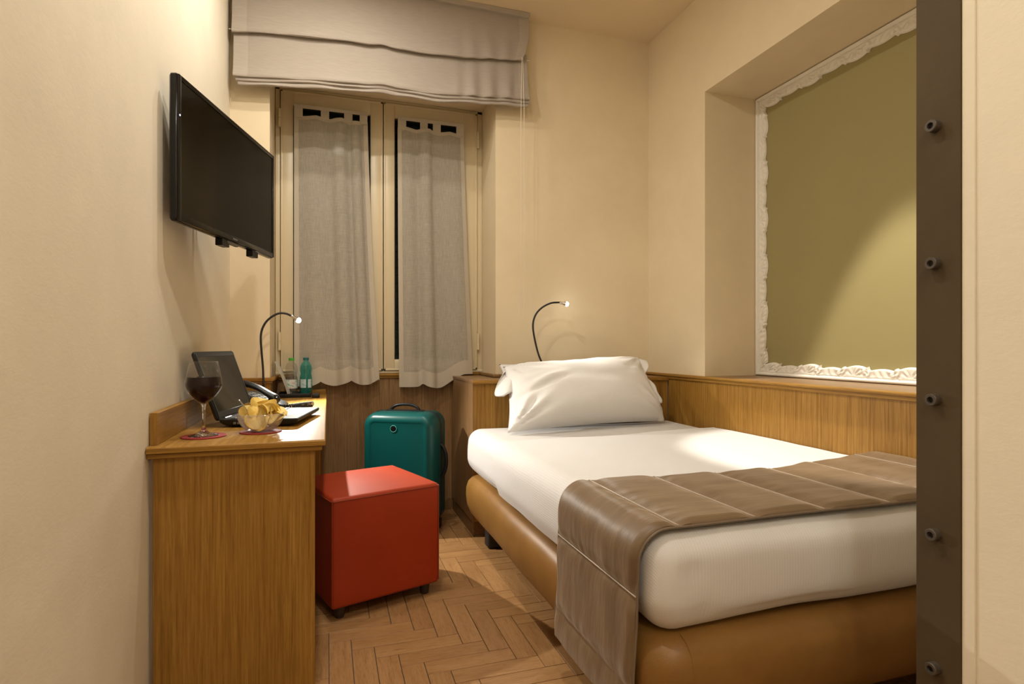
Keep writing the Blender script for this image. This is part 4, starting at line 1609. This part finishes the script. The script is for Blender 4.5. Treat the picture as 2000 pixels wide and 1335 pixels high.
# ------------------------------------------------------------------ roman blind
bl = thing('roman_blind', 'beige linen roman blind gathered up above the window', 'blind', (0.33, 3.19, 2.35))
BC = Vector((0.33, 3.19, 2.35))
BXa, BXb = -0.457, 1.124
def lin(a, b_, x):
    return a + (b_ - a) * (x - BXa) / (BXb - BXa)
def zf1(x):
    return lin(2.606, 2.692, x) + 0.012 * math.sin((x + 0.45) * 4.2) + 0.008 * nz(x, 1, 0, 5.0) + 0.012 * math.exp(-((x - 0.28) / 0.05) ** 2)
def zf2(x):
    return lin(2.394, 2.470, x) - 0.004 + 0.008 * math.sin((x + 0.2) * 5.5) + 0.010 * math.exp(-((x - 0.28) / 0.06) ** 2) + 0.006 * nz(x, 5, 0, 6.0)
def wavy(x, z, amp):
    e = smooth01(0.62, 0.80, x) * (1 - smooth01(1.02, 1.1, x))
    return amp * (0.35 * nz(x, z * 0.3, 2, 4.0) + e * 0.8 * math.sin(x * 58 + 1.2 * nz(x, z, 0, 3)))
def section(kind, x):
    a, c = zf1(x), zf2(x)
    b1 = 0.010 * nz(x, 3, kind, 5.0)
    if kind == 0:
        return [(3.186, 2.962), (3.185, 2.90), (3.182, 2.82), (3.176, a + 0.10), (3.166, a + 0.045), (3.157 + b1, a + 0.015), (3.158 + b1, a + 0.003), (3.164, a), (3.172, a + 0.008), (3.180, a + 0.035), (3.184, a + 0.06)]
    if kind == 1:
        return [(3.186, a + 0.05), (3.185, a + 0.01), (3.182, a - 0.05), (3.174, c + 0.09), (3.164, c + 0.04), (3.154 + b1, c + 0.014), (3.155 + b1, c + 0.003), (3.162, c), (3.170, c + 0.010), (3.180, c + 0.030)]
    g = c - (0.016 if kind == 2 else 0.036) - 0.006 * nz(x, kind, 3, 4.0)
    yo = 0.004 if kind == 2 else 0.009
    return [(3.188, g + 0.060), (3.172 + yo, g + 0.036), (3.160 + yo, g + 0.016), (3.158 + yo + b1, g + 0.004), (3.165 + yo, g), (3.178 + yo, g + 0.008)]
def blind_fn(kind, xa, xb, off, inset=0.0):
    def f(u, v):
        x = xa + (xb - xa) * u
        P = section(kind, x)
        t = v * (len(P) - 1)
        i = min(int(t), len(P) - 2)
        q = t - i
        y = P[i][0] + (P[i + 1][0] - P[i][0]) * q
        z = P[i][1] + (P[i + 1][1] - P[i][1]) * q
        hang = smooth01(0.0, 0.5, v) * (1 - smooth01(0.75, 1.0, v))
        y -= wavy(x, z, 0.010 if kind < 2 else 0.005) * (hang if kind == 1 else hang * 0.5)
        # sides draw in slightly at the folds, stack narrows
        k_ = smooth01(0.9, 1.124, x)
        xx = x
        if kind == 0:
            xx -= 0.045 * k_ * smooth01(0.15, 0.6, v)
        elif kind == 1:
            xx += k_ * (0.012 * v - 0.010) + (1 - smooth01(-0.457, -0.2, x)) * 0.006
        else:
            xx += (1 - smooth01(-0.457, -0.2, x)) * (0.016 if kind == 2 else 0.026) + k_ * (0.002 if kind == 2 else -0.006)
        return Vector((xx, y - off, z)) - BC
    return f
names = ['upper_panel', 'folded_panel', 'stacked_fold', 'stacked_fold']
for kind in range(4):
    bm = shape()
    grid(bm, 150, 40 if kind < 2 else 20, blind_fn(kind, BXa, BXb, 0.0))
    pn = mk(names[kind], bm, M['blind'], bl, 180)
    if kind < 2:
        for xa, xb in ((BXa - 0.001, BXa + 0.068), (BXb - 0.055, BXb + 0.001)):
            bm = shape()
            grid(bm, 10, 40, blind_fn(kind, xa, xb, 0.0016))
            mk('side_hem', bm, M['blind_hem'], pn, 180)
bm = shape()
box(bm, BXa - 0.33 - 0.002, BXb - 0.33 + 0.004, -0.026, 0.024, CEIL - 2.35 - 0.028, CEIL - 2.35 - 0.0005, 0.002, 1)
mk('headrail', bm, M['blind_hem'], bl)
for zz, xa in ((2.612, BXa - 0.006), (2.695, BXb - 0.018)):
    bm = shape()
    tube(bm, [Vector((xa - 0.012, 3.190, zz + 0.02)) - BC, Vector((xa + 0.03, 3.190, zz + 0.021)) - BC], 0.003, 8)
    mk('batten_end', bm, M['cord'], bl)
# pull chain loop
bm = shape()
ch = [Vector((1.068, 3.135, 2.70)), Vector((1.064, 3.135, 2.40)), Vector((1.0645, 3.14, 1.60)), Vector((1.066, 3.142, 1.225)), Vector((1.071, 3.142, 1.208)), Vector((1.078, 3.142, 1.210)), Vector((1.083, 3.142, 1.228)), Vector((1.087, 3.14, 1.60)), Vector((1.082, 3.135, 2.40)), Vector((1.074, 3.135, 2.70))]
tube(bm, [p - BC for p in ch], 0.0016, 6)
chn = mk('pull_cord', bm, M['cord'], bl, 180)
bm = shape()
z = 1.24
while z < 1.42:
    bmesh.ops.create_icosphere(bm, subdivisions=1, radius=0.0027, matrix=Matrix.Translation(Vector((1.0655, 3.1415, z)) - BC))
    z += 0.0085
o = mk('chain_beads', bm, M['cord'], chn, 180)
o['kind'] = 'stuff'

# ------------------------------------------------------------------ sheer curtains with tabs
def curtain(label, top, bot, zt, hem, folds, tabs, seed, cx):
    root = thing('sheer_curtain', label, 'curtain', (cx, 3.53, 0.80))
    C0 = Vector((cx, 3.53, 0.80))
    def f(off):
        def g(u, v):
            t = v
            xa = top[0] + (bot[0] - top[0]) * (1 - t) ** 1.3
            xb = top[1] + (bot[1] - top[1]) * (1 - t) ** 1.3
            x = xa + (xb - xa) * u
            y = 3.528
            for c, w_, am in folds:
                y -= am * math.exp(-((u - c) / w_) ** 2) * (0.55 + 0.45 * (1 - t))
                x += 0.5 * am * math.exp(-((u - c) / w_) ** 2) * ((u - c) / w_)
            y += 0.006 * math.sin(u * 17 + seed) * (0.4 + 0.6 * (1 - t)) + 0.004 * nz(u * 4, t * 3, seed, 1.0)
            zb = hem(u)
            zz = zb + (zt + 0.010 * (abs(math.sin(u * 9.4 + seed)) - 0.6) * -1 - zb) * t
            return Vector((x, y - off, zz)) - C0
        return g
    bm = shape()
    grid(bm, 70, 70, f(0.0))
    cl = mk('curtain_cloth', bm, M['sheer'], root, 180)
    g = f(0.0016)
    g2 = f(-0.0016)
    for u0, u1 in ((0.0, 0.062), (0.938, 1.0)):
        bm = shape()
        grid(bm, 6, 70, lambda u, v: g(u0 + (u1 - u0) * u, v))
        mk('side_hem', bm, M['sheer_hem'], cl, 180)
    bm = shape()
    grid(bm, 70, 6, lambda u, v: g(u, 0.058 * v))
    mk('bottom_hem', bm, M['sheer_hem'], cl, 180)
    bm = shape()
    grid(bm, 70, 3, lambda u, v: g(u, 1 - 0.014 * v))
    mk('top_hem', bm, M['sheer_hem'], cl, 180)
    for a, b_ in tabs:
        bm = shape()
        box(bm, a - cx, b_ - cx, -0.012, -0.009, zt - 0.80 - 0.016, 2.412 - 0.80, 0.0008, 1)
        mk('tab', bm, M['sheer_hem'], root)
    bm = shape()
    box(bm, tabs[0][0] - cx, tabs[-1][1] - cx, -0.014, -0.008, 2.404 - 0.80, 2.424 - 0.80, 0.001, 1)
    mk('heading_tape', bm, M['sheer_hem'], root)
def hemL(u):
    return 0.792 + 0.030 * (1 - abs(math.sin(math.pi * (u * 2.9 + 0.13))) ** 0.8) + 0.012 * u
def hemR(u):
    return 0.782 + 0.074 * smooth01(0.55, 0.90, u) + 0.018 * math.exp(-((u - 0.33) / 0.05) ** 2) - 0.010 * math.exp(-((u - 0.5) / 0.10) ** 2)
curtain('sheer grey tab top curtain on the window sash nearer the television', (-0.184, 0.228), (-0.184, 0.296), 2.366, hemL,
        [(0.60, 0.075, 0.034), (0.83, 0.050, 0.040), (0.28, 0.15, 0.016)],
        [(-0.184, -0.137), (-0.038, 0.008), (0.092, 0.140), (0.181, 0.226)], 0.4, 0.04)
curtain('sheer grey tab top curtain on the window sash nearer the bed', (0.405, 0.815), (0.415, 0.872), 2.362, hemR,
        [(0.40, 0.070, 0.044), (0.16, 0.08, 0.012), (0.78, 0.16, 0.014)],
        [(0.405, 0.455), (0.540, 0.587), (0.619, 0.668), (0.766, 0.815)], 2.1, 0.62)

# ------------------------------------------------------------------ recessed ceiling lights
def downlight(x, y, label):
    root = thing('recessed_downlight', label, 'ceiling light', (x, y, CEIL), 0, 'recessed ceiling downlights')
    bm = shape()
    lathe(bm, [(0.036, -0.002), (0.038, -0.006), (0.050, -0.006), (0.054, -0.0005)], 32, cap=False)
    mk('trim_ring', bm, M['white_metal'], root, 60)
    bm = shape()
    lathe(bm, [(0.036, -0.0008), (0.036, -0.0030)], 32)
    mk('lens', bm, M['lens'], root, 60)
downlight(*DOWNLIGHTS[0], 'recessed ceiling downlight closest to the window')
downlight(*DOWNLIGHTS[1], 'recessed ceiling downlight between desk and bed')
downlight(*DOWNLIGHTS[4], 'recessed ceiling downlight in front of the desk end')
downlight(*DOWNLIGHTS[2], 'recessed ceiling downlight beside the partition wall')
downlight(*DOWNLIGHTS[3], 'added fill light over the entrance in a downlight fitting')
downlight(SPOT_POS[0], SPOT_POS[1], 'recessed ceiling spotlight above the bed')
